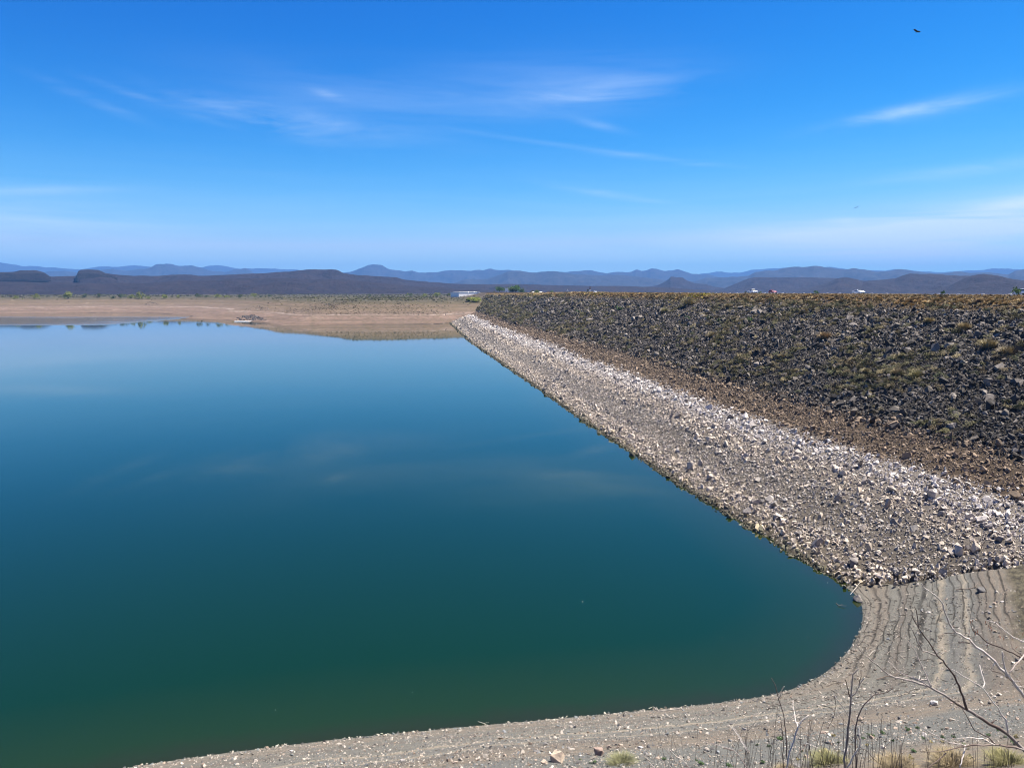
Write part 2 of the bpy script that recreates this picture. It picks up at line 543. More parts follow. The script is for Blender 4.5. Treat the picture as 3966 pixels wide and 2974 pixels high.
deep = MW.mix(MW.noise(pw, .012, 3), (0.00150, 0.01322, 0.00042), (0.00225, 0.01557, 0.00070))
dep = MW.math('ADD', wd, MW.mrange(MW.noise(pw, .25, 4), 0, 1, -1.2, 1.2))
MW.color(MW.mix(MW.mrange(dep, -13, -1.0), deep, MW.mix(MW.mrange(dep, -3.0, -.2), (0.00660, 0.01736, 0.00161), (0.00930, 0.01411, 0.00238))))
wv = MW.map(pw, (0.52920, 0.25402, 0.28224), (0.00000, 0.00000, 0.07056))
b1 = MW.noise(wv, 1.7, 3, .5); b2 = MW.noise(wv, .22, 3, .5)
patch = MW.noise(MW.map(pw, (.006, .02, 1)), 1.0, 3)
wind = MW.math('MULTIPLY', MW.math('MULTIPLY', MW.mrange(MW.sep(pw)[1], 830, 905), MW.mrange(MW.sep(pw)[1], 1120, 1060)), MW.mrange(MW.sep(pw)[0], -440, -580))
wind = MW.math('MULTIPLY', wind, MW.mrange(patch, .30, .44))
hgt = MW.math('ADD', MW.math('MULTIPLY', b1, MW.mrange(patch, .35, .7, .002, .005)), MW.math('MULTIPLY', b2, .008))
hgt = MW.math('ADD', hgt, MW.math('MULTIPLY', MW.math('MULTIPLY', b1, wind), 3.2))
MW.bump(hgt, 1.0, 1.0)
water = mesh_obj('lake_water', vw[used], remap[fz[keepw]], MW.m, None, smooth=True)
set_attr(water.data, 'dist', Dwat.ravel()[used])
tag(water, kind='structure')

# ------------------------------------------------------------------ far plain with the exposed lake bed
SH = [(-1400, 1236), (-300, 1222), (0, 1217), (300, 1213), (452, 1210), (600, 1214), (690, 1218), (745, 1223), (735, 1230), (683, 1236), (780, 1238), (904, 1241), (960, 1247), (1049, 1256), (1117, 1261), (1284, 1258), (1560, 1257), (1745, 1254), (1800, 1250)]
sh_xy = []
for px, py in SH:
    d = ray(px, py); t = -H_CAM / d[2]; sh_xy.append((d[0] * t, d[1] * t))
sh_xy = np.array(sh_xy)
for _ in range(2):
    q = np.empty((2 * len(sh_xy) - 2, 2)); q[0::2] = sh_xy[:-1] * .75 + sh_xy[1:] * .25; q[1::2] = sh_xy[:-1] * .25 + sh_xy[1:] * .75
    sh_xy = np.vstack([sh_xy[:1], q, [[500, 980], [1800, 1100]]]) if _ == 1 else np.vstack([sh_xy[:1], q, sh_xy[-1:]])


def far_dist(x, y):
    x = np.asarray(x, float); y = np.asarray(y, float); P = np.stack([x.ravel(), y.ravel()], 1)
    best = np.full(len(P), 1e18); sign = np.ones(len(P))
    for i in range(len(sh_xy) - 1):
        a, b = sh_xy[i], sh_xy[i + 1]; ab = b - a
        t = np.clip(((P - a) @ ab) / (ab @ ab), 0, 1); dv = P - a - t[:, None] * ab; dd = (dv ** 2).sum(1)
        cr = ab[0] * (P[:, 1] - a[1]) - ab[1] * (P[:, 0] - a[0]); m = dd < best
        best[m] = dd[m]; sign[m] = np.where(cr[m] > 0, 1.0, -1.0)
    return (np.sqrt(best) * sign).reshape(x.shape)


def far_z(x, y, fine=True):
    r = np.hypot(x, y); a = np.arctan2(x, y)
    t = far_dist(x, y)
    t = t + fbm(x * .012, y * .012, 41, 4) * 26 * np.clip(t / 30, 0, 1) + fbm(x * .05, y * .05, 42, 3) * 6 * np.clip(t / 8, 0, 1)
    W_ = np.interp(a, [-.60, -.42, -.36, -.28, -.10], [225, 215, 185, 125, 95])
    tt = t / W_
    z = np.interp(tt, [-4, 0, .05, .18, .33, .35, .52, .60, .68, .70, .84, 1.0, 1.15], [-14, 0, 1.2, 4.0, 8.2, 9.2, 12.5, 15.2, 16.6, 17.3, 20.3, 23.4, 24.6])
    z = np.where(tt > 1.15, np.interp(t - 1.15 * W_, [0, 500, 1500, 3000, 8000, 60000], [24.6, 25.6, 27.6, 29.2, 30.5, 32]), z)
    z = z + fbm(x * .011, y * .045, 45, 4) * 2.6 * np.clip(t / 25, 0, 1) * np.clip((400 - t) / 150, 0, 1)
    z = z + fbm(x * .02, y * .006, 43, 4) * 1.7 * np.clip(t / 40, 0, 1) + fbm(x * .09, y * .05, 44, 3) * .9 * np.clip(t / 15, 0, 1)
    z = z + fbm(x * .004, y * .004, 47, 3) * 1.6 * np.clip((t - 60) / 200, 0, 1)
    # downstream of the dam the land is low; the far abutment rises to the crest
    D = x * PX[0] + y * PX[1]; s = x * AX[0] + y * AX[1]
    down = np.clip((D - 165) / 25, 0, 1) * np.clip((1150 - s) / 120, 0, 1)
    z = z * (1 - down) + down * (4 + np.clip((r - 400) / 3000, 0, 1) * 12)
    und = np.clip((D - 45) / 15, 0, 1) * np.clip((905 + np.clip((D - 84) / 50, 0, 1) * 290 - s) / 25, 0, 1) * (D < 172)
    z = np.where(und > 0, z * (1 - und) + und * np.minimum(z, np.where(D < 150, dam_sz(D, s) - 6, 4)), z)
    kn = np.exp(-(((D - 190) / 85) ** 2 + ((s - 1300) / 105) ** 2))
    z = z + np.clip(34.9 - z, 0, 40) * np.clip(kn * 1.9, 0, 1)
    return z


azf = np.radians(np.concatenate([np.linspace(-80, -37, 50, endpoint=False), np.linspace(-37, 0, 720, endpoint=False), np.linspace(0, 80, 200)]))
rf = np.concatenate([np.geomspace(300, 780, 16, endpoint=False), np.linspace(780, 1700, 240, endpoint=False), np.geomspace(1700, 5200, 70, endpoint=False), np.geomspace(5200, 26500, 20)])
A, Rr = np.meshgrid(azf, rf); Xf, Yf = Rr * np.sin(A), Rr * np.cos(A)
Zf = far_z(Xf, Yf)
MF = M('lake_bed_soil', 0.95, 0.1)
pf = MF.pos(); zf = MF.sep(pf)[2]
nA_ = MF.noise(MF.map(pf, (.004, .016, 1)), 1.0, 6, .6); nB_ = MF.noise(MF.map(pf, (.03, .05, 1)), 1.0, 6, .7); nC_ = MF.noise(pf, .25, 4, .7)
zz = MF.math('ADD', zf, MF.mrange(nA_, 0, 1, -2.2, 2.2)); zz = MF.math('ADD', zz, MF.mrange(nB_, 0, 1, -1.6, 1.6))
bedc = MF.ramp(MF.math('DIVIDE', zz, 34.0), [(0, (0.0403, 0.0291, 0.0222)), (.012, (0.1005, 0.0678, 0.0495)), (.06, (0.1357, 0.0921, 0.0692)), (.12, (0.1056, 0.0727, 0.0544)), (.20, (0.1457, 0.0994, 0.0766)), (.255, (0.1157, 0.0800, 0.0593)), (.272, (0.2514, 0.2035, 0.1730)), (.29, (0.1256, 0.0872, 0.0667)),
                                          (.35, (0.1005, 0.0727, 0.0519)), (.43, (0.1206, 0.0872, 0.0593)), (.50, (0.0804, 0.0606, 0.0370)), (.56, (0.1056, 0.0751, 0.0519)), (.62, (0.0654, 0.0534, 0.0297)), (.69, (0.0428, 0.0388, 0.0222)), (.735, (0.0395, 0.0387, 0.0225)), (.78, (0.0332, 0.0337, 0.0225)), (.84, (0.0352, 0.0315, 0.0247)), (1, (0.0302, 0.0243, 0.0222))])
bedc = MF.mix(MF.mrange(nC_, .46, .62, 0, .7), bedc, (0.0654, 0.0534, 0.0320))
bedc = MF.mix(MF.mrange(nB_, .5, .68, 0, .6), bedc, (0.0855, 0.0678, 0.0445))
nD_ = MF.noise(MF.map(pf, (0.0093, 0.0842, 1.0200)), 1.0, 6, .72, .4)
bedc = MF.mix(MF.mrange(nD_, .52, .64, 0, .6), bedc, (0.0791, 0.0594, 0.0459))
bedc = MF.mix(MF.mrange(nD_, .42, .34, 0, .55), bedc, (0.2418, 0.1832, 0.1479))
MF.color(bedc); MF.bump(nC_, .6, .8)
dn_far = shore_dist(Xf, Yf)
fz = grid_faces(*Xf.shape)[:, ::-1]
plainland = mesh_obj('plain', np.stack([Xf.ravel(), Yf.ravel(), Zf.ravel()], 1), fz, MF.m, None, smooth=True)
tag(plainland, kind='structure')


def far_at(px, py, t0=820):
    p = march(px, py, far_z, t0, 6000, 9000); p.z = float(far_z(np.array([p.x]), np.array([p.y]))[0]); return p


# ------------------------------------------------------------------ haze
hz = mesh_obj('haze', [(x, y, z) for x in (-30000, 30000) for y in (-3000, 27000) for z in (-14, 960)],
              [(0, 1, 3, 2), (4, 6, 7, 5), (0, 4, 5, 1), (2, 3, 7, 6), (0, 2, 6, 4), (1, 5, 7, 3)], None)
mh = bpy.data.materials.new('haze_air'); mh.use_nodes = True
nt = mh.node_tree; nt.nodes.clear()
pv = nt.nodes.new('ShaderNodeVolumePrincipled'); pv.inputs['Color'].default_value = (.105, .285, .64, 1)
pv.inputs['Density'].default_value = 5.4e-5; pv.inputs['Anisotropy'].default_value = 0.0
mo = nt.nodes.new('ShaderNodeOutputMaterial'); nt.links.new(pv.outputs[0], mo.inputs['Volume'])
hz.data.materials.append(mh); tag(hz, kind='stuff')

# ------------------------------------------------------------------ hills, layer by layer
def hill_mat(name, c1, c2, sc=.01):
    m = M(name, .95, .1); p = m.pos()
    n1 = m.noise(m.map(p, (1, 1, 2.5)), sc, 6, .65); n2 = m.noise(p, sc * 6, 4, .75)
    c = m.mix(m.mrange(n1, .35, .65), c1, c2)
    c = m.mix(m.mrange(n2, .5, .66, 0, .8), c, tuple(x * .35 for x in c1))
    c = m.mix(m.mrange(n2, .40, .30, 0, .6), c, tuple(x * 2.1 for x in c2))
    m.color(c); m.bump(n2, .9, 14.0)
    return m.m


HM_DARK = hill_mat('scrub_hill', (0.0152, 0.0118, 0.0138), (0.0252, 0.0190, 0.0198), .008)
HM_NEAR = hill_mat('purple_scrub_hill', (0.0160, 0.0122, 0.0138), (0.0267, 0.0198, 0.0198), .012)
HM_FAR = hill_mat('far_range', (0.0190, 0.0190, 0.0183), (0.0304, 0.0286, 0.0267), .002)


def ridge_mesh(name, sky_pts, dist_m, depth, mat, seed, rough=.10, cliff=None, step=4, gully=1.9, base_z=22, hz_exp=1.15):
    xs = np.array([p[0] for p in sky_pts], float); ys = np.array([p[1] for p in sky_pts], float)
    x = np.arange(xs[0], xs[-1] + .01, step)
    y = np.interp(x, xs, ys)
    # soft corners plus small irregularity on the crest line
    k = np.array([.25, .5, .25]); yp = np.pad(y, 1, mode='edge'); y = np.convolve(yp, k, 'valid')
    y = y + fbm(x / 26.0, x * 0 + seed, seed, 4) * 3.4 * rough * 10
    c, s = math.cos(PITCH), math.sin(PITCH)
    dx = (x - 1983) / F_PX; dy = -(y - 1487) / F_PX
    vx, vy, vz = dx, c + dy * s, -s + dy * c
    top = H_CAM + vz / np.hypot(vx, vy) * dist_m; azr = np.arctan2(vx, vy)
    us = np.concatenate([np.linspace(-1, -.08, 20), [-.04, 0, .05], np.linspace(.15, 1, 7)])
    V = []
    for u in us:
        rr_ = dist_m + u * depth
        if u < 0:
            f = (1 + u); sh = f ** hz_exp
            if cliff: sh = np.where(f > .86, .80 + .20 * np.clip((f - .86) / .07, 0, 1), sh / (.86 ** hz_exp) * .80)
        else: sh = (1 - u) ** 1.1
        zz_ = base_z + (top - base_z) * sh
        px_ = np.sin(azr) * rr_; py_ = np.cos(azr) * rr_
        rel = np.maximum(top - base_z, 5)
        env = 4 * (1 + min(u, 0)) * (-min(u, 0)) if u < 0 else .3
        g = (fbm(px_ / (depth * .16), py_ / (depth * .3), seed + 5, 5)) * rel * .42 * gully * env
        zz_ = zz_ + g
        zmax = H_CAM + (top - H_CAM) * (rr_ / dist_m) - (0.004 * rel if abs(u) > .01 else 0)
        if u < 0: zz_ = np.minimum(zz_, zmax)
        if u in (-1, 1): zz_ = np.full_like(zz_, base_z - 30)
        V.append(np.stack([px_, py_, zz_], 1))
    V = np.concatenate(V)
    o = mesh_obj(name, V, grid_faces(len(us), len(x)), mat, None, smooth=True)
    tag(o, kind='structure')
    return o


ridge_mesh('distant_mountains', [(-600, 1035), (0, 1021), (55, 1025), (108, 1029), (150, 1030), (181, 1034), (253, 1036), (316, 1039), (375, 1033), (466, 1033), (560, 1035), (778, 1034), (814, 1032), (880, 1036),
    (960, 1038), (1028, 1037), (1150, 1043), (1300, 1054), (1500, 1060), (2600, 1062), (2733, 1059), (2794, 1052), (2822, 1057), (2867, 1060), (2908, 1050), (2944, 1048), (2985, 1043), (3018, 1039), (3058, 1033), (3130, 1038),
    (3180, 1036), (3227, 1035), (3279, 1042), (3376, 1046), (3463, 1043), (3567, 1053), (3638, 1056), (3773, 1051), (3856, 1042), (3930, 1042), (3990, 1046), (4500, 1050)], 22000, 3500, HM_FAR, 3, rough=.06)
ridge_mesh('blue_mountains', [(120, 1076), (181, 1056), (253, 1045), (298, 1052), (384, 1050), (434, 1041), (466, 1047), (497, 1046), (540, 1042), (574, 1038), (601, 1028), (642, 1025), (678, 1031), (741, 1033), (796, 1043),
    (870, 1058), (904, 1043), (954, 1039), (985, 1058), (1150, 1075), (1334, 1058), (1375, 1049), (1402, 1039), (1429, 1029), (1479, 1030), (1506, 1040), (1533, 1047), (1570, 1049), (1596, 1045), (1623, 1056), (1669, 1051),
    (1740, 1051), (1822, 1053), (1860, 1047), (1901, 1042), (1960, 1046), (2060, 1056), (2200, 1053), (2240, 1046), (2285, 1043), (2350, 1056), (2380, 1052), (2428, 1052), (2449, 1050), (2462, 1043), (2485, 1053), (2505, 1050), (2521, 1043), (2545, 1044), (2574, 1053), (2600, 1051), (2627, 1046),
    (2680, 1059), (2737, 1061), (2778, 1073), (2900, 1090)], 15000, 2400, HM_FAR, 13, rough=.07)
ridge_mesh('nearer_blue_range', [(1720, 1108), (1768, 1095), (1795, 1085), (1852, 1082), (1890, 1080), (1925, 1066), (1966, 1053), (1998, 1050), (2047, 1051), (2093, 1054), (2188, 1059), (2253, 1061), (2334, 1061), (2428, 1065), (2485, 1073),
    (2566, 1085), (2640, 1092), (2690, 1090), (2733, 1075), (2802, 1072), (2867, 1070), (2900, 1067), (2924, 1053), (2961, 1046), (3010, 1045), (3054, 1037), (3100, 1036), (3127, 1037), (3140, 1034), (3153, 1032), (3188, 1038), (3271, 1045),
    (3306, 1041), (3380, 1052), (3420, 1055), (3480, 1047), (3563, 1053), (3633, 1059), (3699, 1052), (3760, 1060), (3799, 1055), (3830, 1060), (3904, 1068), (3930, 1052), (3966, 1047), (4080, 1060), (4400, 1085)], 10800, 1900, HM_FAR, 23, rough=.06)
ridge_mesh('mesa_butte_hills', [(2400, 1122), (2546, 1106), (2575, 1092), (2590, 1082), (2597, 1074), (2643, 1074), (2650, 1078), (2660, 1085), (2688, 1096), (2737, 1102), (2770, 1112), (2900, 1128)], 6600, 1000, HM_DARK, 33, rough=.02, cliff=True, step=2)
ridge_mesh('right_mesa', [(2690, 1128), (2802, 1118), (2851, 1098), (2900, 1077), (2924, 1073), (2990, 1074), (3100, 1074), (3236, 1077), (3400, 1092), (3600, 1110), (3700, 1126)], 5900, 1100, HM_DARK, 43, rough=.03, cliff=True, step=2.5)
ridge_mesh('right_hills', [(3040, 1126), (3166, 1107), (3210, 1094), (3245, 1076), (3271, 1075), (3323, 1083), (3341, 1092), (3362, 1087), (3467, 1079), (3500, 1067), (3524, 1060), (3603, 1057), (3660, 1062), (3720, 1069), (3800, 1074), (3940, 1085), (4040, 1080), (4300, 1100)],
           4600, 800, HM_DARK, 53, rough=.03, step=2.5)
ridge_mesh('round_hill', [(3560, 1129), (3664, 1116), (3716, 1090), (3764, 1068), (3812, 1060), (3865, 1066), (3908, 1076), (3966, 1085), (4060, 1100), (4250, 1122)], 3700, 600, HM_NEAR, 63, rough=.02, step=2.5)
ridge_mesh('left_mesas', [(-500, 1050), (0, 1054), (54, 1053), (81, 1047), (140, 1048), (172, 1056), (194, 1071), (289, 1069), (299, 1067), (303, 1052), (316, 1046), (380, 1047), (407, 1058), (443, 1063), (497, 1067), (520, 1069),
    (768, 1068), (904, 1064), (990, 1062), (1049, 1056), (1112, 1053), (1189, 1044), (1240, 1043), (1284, 1043), (1302, 1045), (1329, 1058), (1397, 1067), (1470, 1070), (1533, 1074), (1565, 1082), (1669, 1094), (1781, 1100), (1900, 1103), (1944, 1102), (2052, 1102),
    (2150, 1105), (2300, 1108), (2444, 1110), (2546, 1113), (2700, 1121), (2850, 1129)], 4400, 900, HM_DARK, 73, rough=.03, cliff=True, step=3)
HM_CLIFF = hill_mat('dark_cliff', (.015, .014, .015), (.036, .030, .030), .03)
ridge_mesh('table_butte', [(292, 1078), (299, 1060), (303, 1050), (314, 1045), (345, 1044), (382, 1046), (398, 1053), (412, 1060), (432, 1068), (455, 1076)], 4150, 170, HM_CLIFF, 103, rough=.02, step=1.5, base_z=112, hz_exp=.55, gully=1.2)
ridge_mesh('left_table_mesa', [(-300, 1062), (-100, 1054), (0, 1055), (54, 1053), (80, 1047), (140, 1047), (170, 1055), (186, 1066), (196, 1074)], 4200, 220, HM_CLIFF, 113, rough=.02, step=2, base_z=112, hz_exp=.6, gully=1.2)
ridge_mesh('lower_scrub_plateau', [(-500, 1090), (0, 1092), (300, 1097), (560, 1094), (760, 1086), (900, 1080), (1100, 1080), (1397, 1087), (1480, 1094), (1560, 1104), (1700, 1114), (1800, 1121), (1950, 1127)], 3450, 650, HM_NEAR, 83, rough=.03, step=3)
#@@MORE
# ------------------------------------------------------------------ the rockfill dam
dam = empty('rockfill_dam', (float(sd2xy(150., 140.)[0]), float(sd2xy(150., 140.)[1]), 0))
dam_inv = Vector(dam.location)
tag(dam, 'long straight rockfill dam with dark riprap above a bleached white stone band', 'dam')


def s_end(D): return np.interp(D, [40, 84, 134.5, 146, 215], [922, 895, 1225, 1265, 1290])


def child(o):
    o.parent = dam; o.matrix_parent_inverse = Matrix.Translation(-dam_inv); return o


ds = np.concatenate([np.linspace(0, .25, 330, endpoint=False), np.linspace(.25, 1, 420)])
Dl = np.concatenate([np.linspace(44, 134.5, 190), [135.2, 137, 141, 145.3, 146.2], np.linspace(150, 215, 12)])
T, DD = np.meshgrid(ds, Dl)
s0 = s_start(DD) - .5
SS = s0 + T * (s_end(DD) - s0)
zf_ = dam_sz(DD, SS)
zz = np.where(DD <= D_CREST, zf_, np.where(DD <= 146.2, Z_CREST, Z_CREST - (DD - 146.2) / 2.0))
zz = np.minimum(zz, Z_CREST)
slope_m = np.clip((D_CREST - DD) / 3, 0, 1) * np.clip(zf_ + 1.5, 0, 1)
rel = fbm(DD * .25, SS * .25, 91, 4) * .9 + fbm(DD * 1.1, SS * 1.1, 92, 3) * .35
zz = zz + rel * slope_m
zz = zz - np.where(T < .004, 1.2, 0) * (DD < D_CREST)
XY = sd2xy(SS, DD)
V = np.concatenate([XY.reshape(-1, 2), zz.reshape(-1, 1)], 1)
MD = M('dam_fill', .95, .12)
pd = MD.pos(); zd = MD.sep(pd)[2]
k1 = MD.noise(pd, .35, 5, .7); k2 = MD.noise(pd, 2.2, 5, .75)
zq = MD.math('ADD', zd, MD.mrange(k1, 0, 1, -1.1, 1.1))
cc = MD.ramp(MD.math('DIVIDE', zq, 36.0), [(0, (0.0227, 0.0198, 0.0122)), (.012, (0.0714, 0.0607, 0.0461)), (.05, (0.0974, 0.0819, 0.0638)), (.13, (0.0714, 0.0622, 0.0516)), (.21, (0.1298, 0.1123, 0.0937)), (.262, (0.1428, 0.1243, 0.1045)), (.285, (0.0551, 0.0394, 0.0258)),
                                         (.355, (0.0487, 0.0349, 0.0231)), (.40, (0.0114, 0.0103, 0.0087)), (.78, (0.0123, 0.0110, 0.0087)), (.86, (0.0292, 0.0228, 0.0136)), (.92, (0.0682, 0.0454, 0.0218)), (1, (0.0812, 0.0546, 0.0272))])  # fill colour kept darker than the stones to paint shadow into the gaps
cc = MD.mix(MD.mrange(k2, .5, .75, 0, .55), cc, MD.mix(.5, cc, (0.1786, 0.1517, 0.1221)))
cc = MD.mix(MD.mrange(k2, .45, .3, 0, .75), cc, (0.0098, 0.0084, 0.0068))
MD.color(cc); MD.bump(k2, 1.0, .35)
fc = grid_faces(*DD.shape)
child(mesh_obj('embankment', V, fc, MD.m, None, smooth=True))
# crest road with painted edge lines
MR = M('asphalt', .85, .3); MR.color(MR.mix(MR.noise(MR.pos(), 1.5, 5), (.06, .058, .055), (.10, .095, .088)))
MLN = plain('road_paint', (.72, .70, .62), .6, .12)


def strip(name, s_a, s_b, d_a, d_b, z, mat, n=60, parent=None):
    ss = np.linspace(s_a, s_b, n); v = []
    for D in (d_a, d_b):
        q = sd2xy(ss, np.full(n, float(D))); v.append(np.concatenate([q, np.full((n, 1), z)], 1))
    return child(mesh_obj(name, np.concatenate(v), grid_faces(2, n)[:, ::-1], mat))


strip('crest_road', 62, 1255, 137.0, 144.6, Z_CREST + .012, MR.m)
strip('edge_line', 62, 1250, 137.3, 137.45, Z_CREST + .017, MLN)
strip('edge_line', 62, 1250, 144.15, 144.3, Z_CREST + .017, MLN)
for i in range(60):
    strip('centre_line', 130 + i * 12, 134 + i * 12, 140.7, 140.85, Z_CREST + .017, MLN, 2)

# ---- stones
def band_noise(s, D): return fbm(s * .02, D * .09, 55, 4), fbm(s * .3, D * .3, 56, 3)


def make_stones():
    out = []
    for (sa, sb) in [(56, 120), (120, 200), (200, 320), (320, 480), (480, 700), (700, 950), (950, 1240)]:
        sm = (sa + sb) / 2; g = max(1.0, sm / 300.0)
        # large, middling and small pieces
        for kind, dens, lo, hi in (('L', .15, 1.05, 2.4), ('M', 1.25, .55, 1.25), ('S', 6.0, .30, .58)):
            if kind == 'S' and sm > 420: dens *= .35
            area = (sb - sa) * 96
            n = int(area * dens / g ** 1.35)
            s = rng.uniform(sa, sb, n); D = rng.uniform(46, 134.2, n)
            z = dam_sz(D, s)
            ok = (s > s_start(D) + rng.normal(.6, 1.1, n)) & (s < s_end(D)) & (z > -.5)
            n1, n2 = band_noise(s, D)
            zb = z + n1 * 2.0
            # bands by height
            streak = .9 * np.exp(-((zb - 3.6 - n1 * 2) / .85) ** 2) * (fbm(s * .015, s * 0 + 3, 57, 3) > -.12)
            size_f = np.ones(n)
            size_f = np.where(zb < 9.5, .88, size_f)
            size_f = np.where((zb > 6.5) & (zb < 9.5), .92, size_f)
            size_f = np.where((zb >= 9.5) & (zb < 13), .85, size_f)
            size_f = np.where(zb >= 13, 1.02, size_f)
            size_f = size_f * np.where(zb > 22, 1.15, 1.0) * (1 + .25 * n1)
            kp = np.ones(n)
            if kind == 'L': kp = np.where(streak > .3, .1, 1) * np.where(zb < 9.5, .5, np.where(zb < 13, .5, .9))
            if kind == 'M': kp = np.where(streak > .3, .28, 1) * np.where((zb > 9.5) & (zb < 13), .75, 1)
            if kind == 'L' : kp = kp * np.where(zb > 26, 1.1, 1)
            # clearings of finer stuff and scrub
            clear = fbm(s * .035, D * .06, 59, 3) > .13
            kp = kp * np.where(clear & (zb > 13) & (kind != 'S'), .45, 1)
            kp = kp * np.where(z > 31.6 + n1 * 3, .22 if kind == 'S' else .10, 1)
            ok &= rng.random(n) < kp
            size = (lo + (hi - lo) * rng.random(n) ** 1.7) * size_f * g ** .60
            size = np.where(z > 30, np.minimum(size, 1.25), size)
            size = np.where(z > 33, np.minimum(size, .6), size)
            s, D, z, zb, size, n2 = s[ok], D[ok], z[ok], zb[ok], size[ok], n2[ok]; n = len(s)
            r1, r2 = rng.random(n), rng.random(n)
            c = np.empty((n, 3))
            white = np.array([.46, .39, .31]); top = np.array([.56, .505, .45]); brown = np.array([.19, .14, .095]); dark = np.array([.046, .040, .034])
            tb = np.clip((zb - 6.5) / 1.5, 0, 1)[:, None]
            cw = (white * (1 - tb) + top * tb) * (.62 + .52 * r1[:, None])
            cw = np.where((r2 < .10)[:, None], np.array([.18, .16, .145]), cw)
            cw = np.where(((zb > 2.2) & (zb < 5.2) & (r2 > .5))[:, None], np.array([.30, .27, .235]) * (.7 + .6 * r1[:, None]), cw)
            cbn = brown * (.55 + .95 * r1[:, None])
            cd = dark * (.55 + 1.0 * r1[:, None])
            lite = r2 < (.08 + .16 * np.clip((zb - 20) / 8, 0, 1) + .10 * (n2 > .05))
            cd = np.where(lite[:, None], np.array([.19, .165, .14]) * (.6 + .7 * r1[:, None]), cd)
            mid = (r2 > .82)
            cd = np.where(mid[:, None], np.array([.10, .086, .07]) * (.8 + .5 * r1[:, None]), cd)
            jz = zb + rng.normal(0, .45, n)
            c = np.where((jz < 9.7)[:, None], cw, np.where((jz < 13.2 + rng.normal(0, .5, n))[:, None], cbn, cd))
            wet = (z < .10 + .22 * rng.random(n))
            c = np.where(wet[:, None], np.array([.10, .092, .06]) * (.5 + r1[:, None]), c)
            damp = (z >= .10) & (z < .7) & (r2 < .5)
            c = np.where(damp[:, None], c * np.array([.72, .70, .58]), c)
            xy = sd2xy(s, D)
            relz = (fbm(D * .25, s * .25, 91, 4) * .9 + fbm(D * 1.1, s * 1.1, 92, 3) * .35) * np.clip((D_CREST - D) / 3, 0, 1)
            p = np.column_stack([xy, z + relz + size * rng.uniform(.02, .20, n)])
            out.append((p, size, c))
    P = np.concatenate([o[0] for o in out]); SZ = np.concatenate([o[1] for o in out]); C = np.concatenate([o[2] for o in out])
    return P, SZ, C


P, SZ, C = make_stones()
n = len(P)
rot = rng.uniform(-math.pi, math.pi, (n, 3)); rot[:, 0] *= .5; rot[:, 1] *= .5
scl = SZ[:, None] * np.column_stack([rng.uniform(.85, 1.35, n), rng.uniform(.75, 1.1, n), rng.uniform(.55, 1.0, n)])
idx = rng.integers(0, len(ROCKS), n)
dist_ = np.hypot(P[:, 0], P[:, 1])
infr = (np.abs(P[:, 0] / P[:, 1]) < .655) & (P[:, 2] > -.1)
app = np.where(infr, SZ / dist_, 0)
big = np.argsort(-app)[:300]
m = np.ones(n, bool); m[big] = False
for o in ROCKS + PEBBLES: o.rotation_mode = 'XYZ'
child(scatter('riprap_stones', P[m], rot[m], scl[m], C[m], idx[m], ROCKS))
for i in big:
    o = bpy.data.objects.new('stone', ROCKS[idx[i]].data); COL.objects.link(o)
    o.location = P[i]; o.rotation_euler = rot[i]; o.scale = scl[i]
    o['col'] = (float(C[i][0]), float(C[i][1]), float(C[i][2]), 1.0)
    child(o)
print('riprap', n)

# ------------------------------------------------------------------ beach stones
def scatter_bank(n, smin, smax_, name, shapes, dmax=30, seedn=1, edge=False, power=2.2, dark=.12):
    # random places in the part of the bank that the view takes in, denser near the camera's side
    azr = rng.uniform(-.62, .66, n); rad = rng.uniform(40, 92, n)
    x, y = rad * np.sin(azr), rad * np.cos(azr)
    d = shore_dist(x, y)
    if edge:
        ok = (d > -.15) & (d < .9)
    else:
        ok = (d > .1) & (d < dmax)
        cl = fbm(x * .5, y * .5, 61 + seedn, 3)
        ph = ((d + fbm(x * .25, y * .25, 9, 3) * .9) / .82) % 1.0
        ok &= rng.random(n) < np.clip(.45 + cl * 1.6 + .35 * (ph > .62), .05, 1)
    s_ = x * AX[0] + y * AX[1]; D_ = x * PX[0] + y * PX[1]
    ok &= ~((s_ > s_start(D_) + 1) & (D_ > 45))
    x, y, d = x[ok], y[ok], d[ok]; n = len(x)
    z = bank_z(x, y, d)
    r = rng.random(n); size = smin + (smax_ - smin) * rng.random(n) ** power
    c = np.array([.36, .32, .265]) * (.38 + .9 * rng.random((n, 1)))
    c = np.where((r < dark)[:, None], np.array([.09, .085, .08]), c)
    c = np.where(((r > .7) & (r < .85))[:, None], np.array([.22, .17, .13]) * (.6 + .8 * rng.random((n, 1))), c)
    c = np.where(((r >= .85))[:, None], np.array([.15, .157, .155]) * (.7 + .6 * rng.random((n, 1))), c)
    rt = rng.uniform(-3.14, 3.14, (n, 3)); rt[:, :2] *= .25
    sc = size[:, None] * np.column_stack([rng.uniform(.8, 1.5, n), rng.uniform(.7, 1.1, n), rng.uniform(.5, .9, n)])
    o = scatter(name, np.column_stack([x, y, z + size * .12]), rt, sc, c, rng.integers(0, len(shapes), n), shapes)
    o.parent = bank
    return o


scatter_bank(150000, .045, .20, 'pebbles', PEBBLES, 24, 1, power=2.6)
scatter_bank(7000, .18, .42, 'stones', ROCKS, 20, 2, power=3.4)
scatter_bank(42000, .10, .34, 'shoreline_stones', PEBBLES, edge=True, power=1.6, dark=.2)
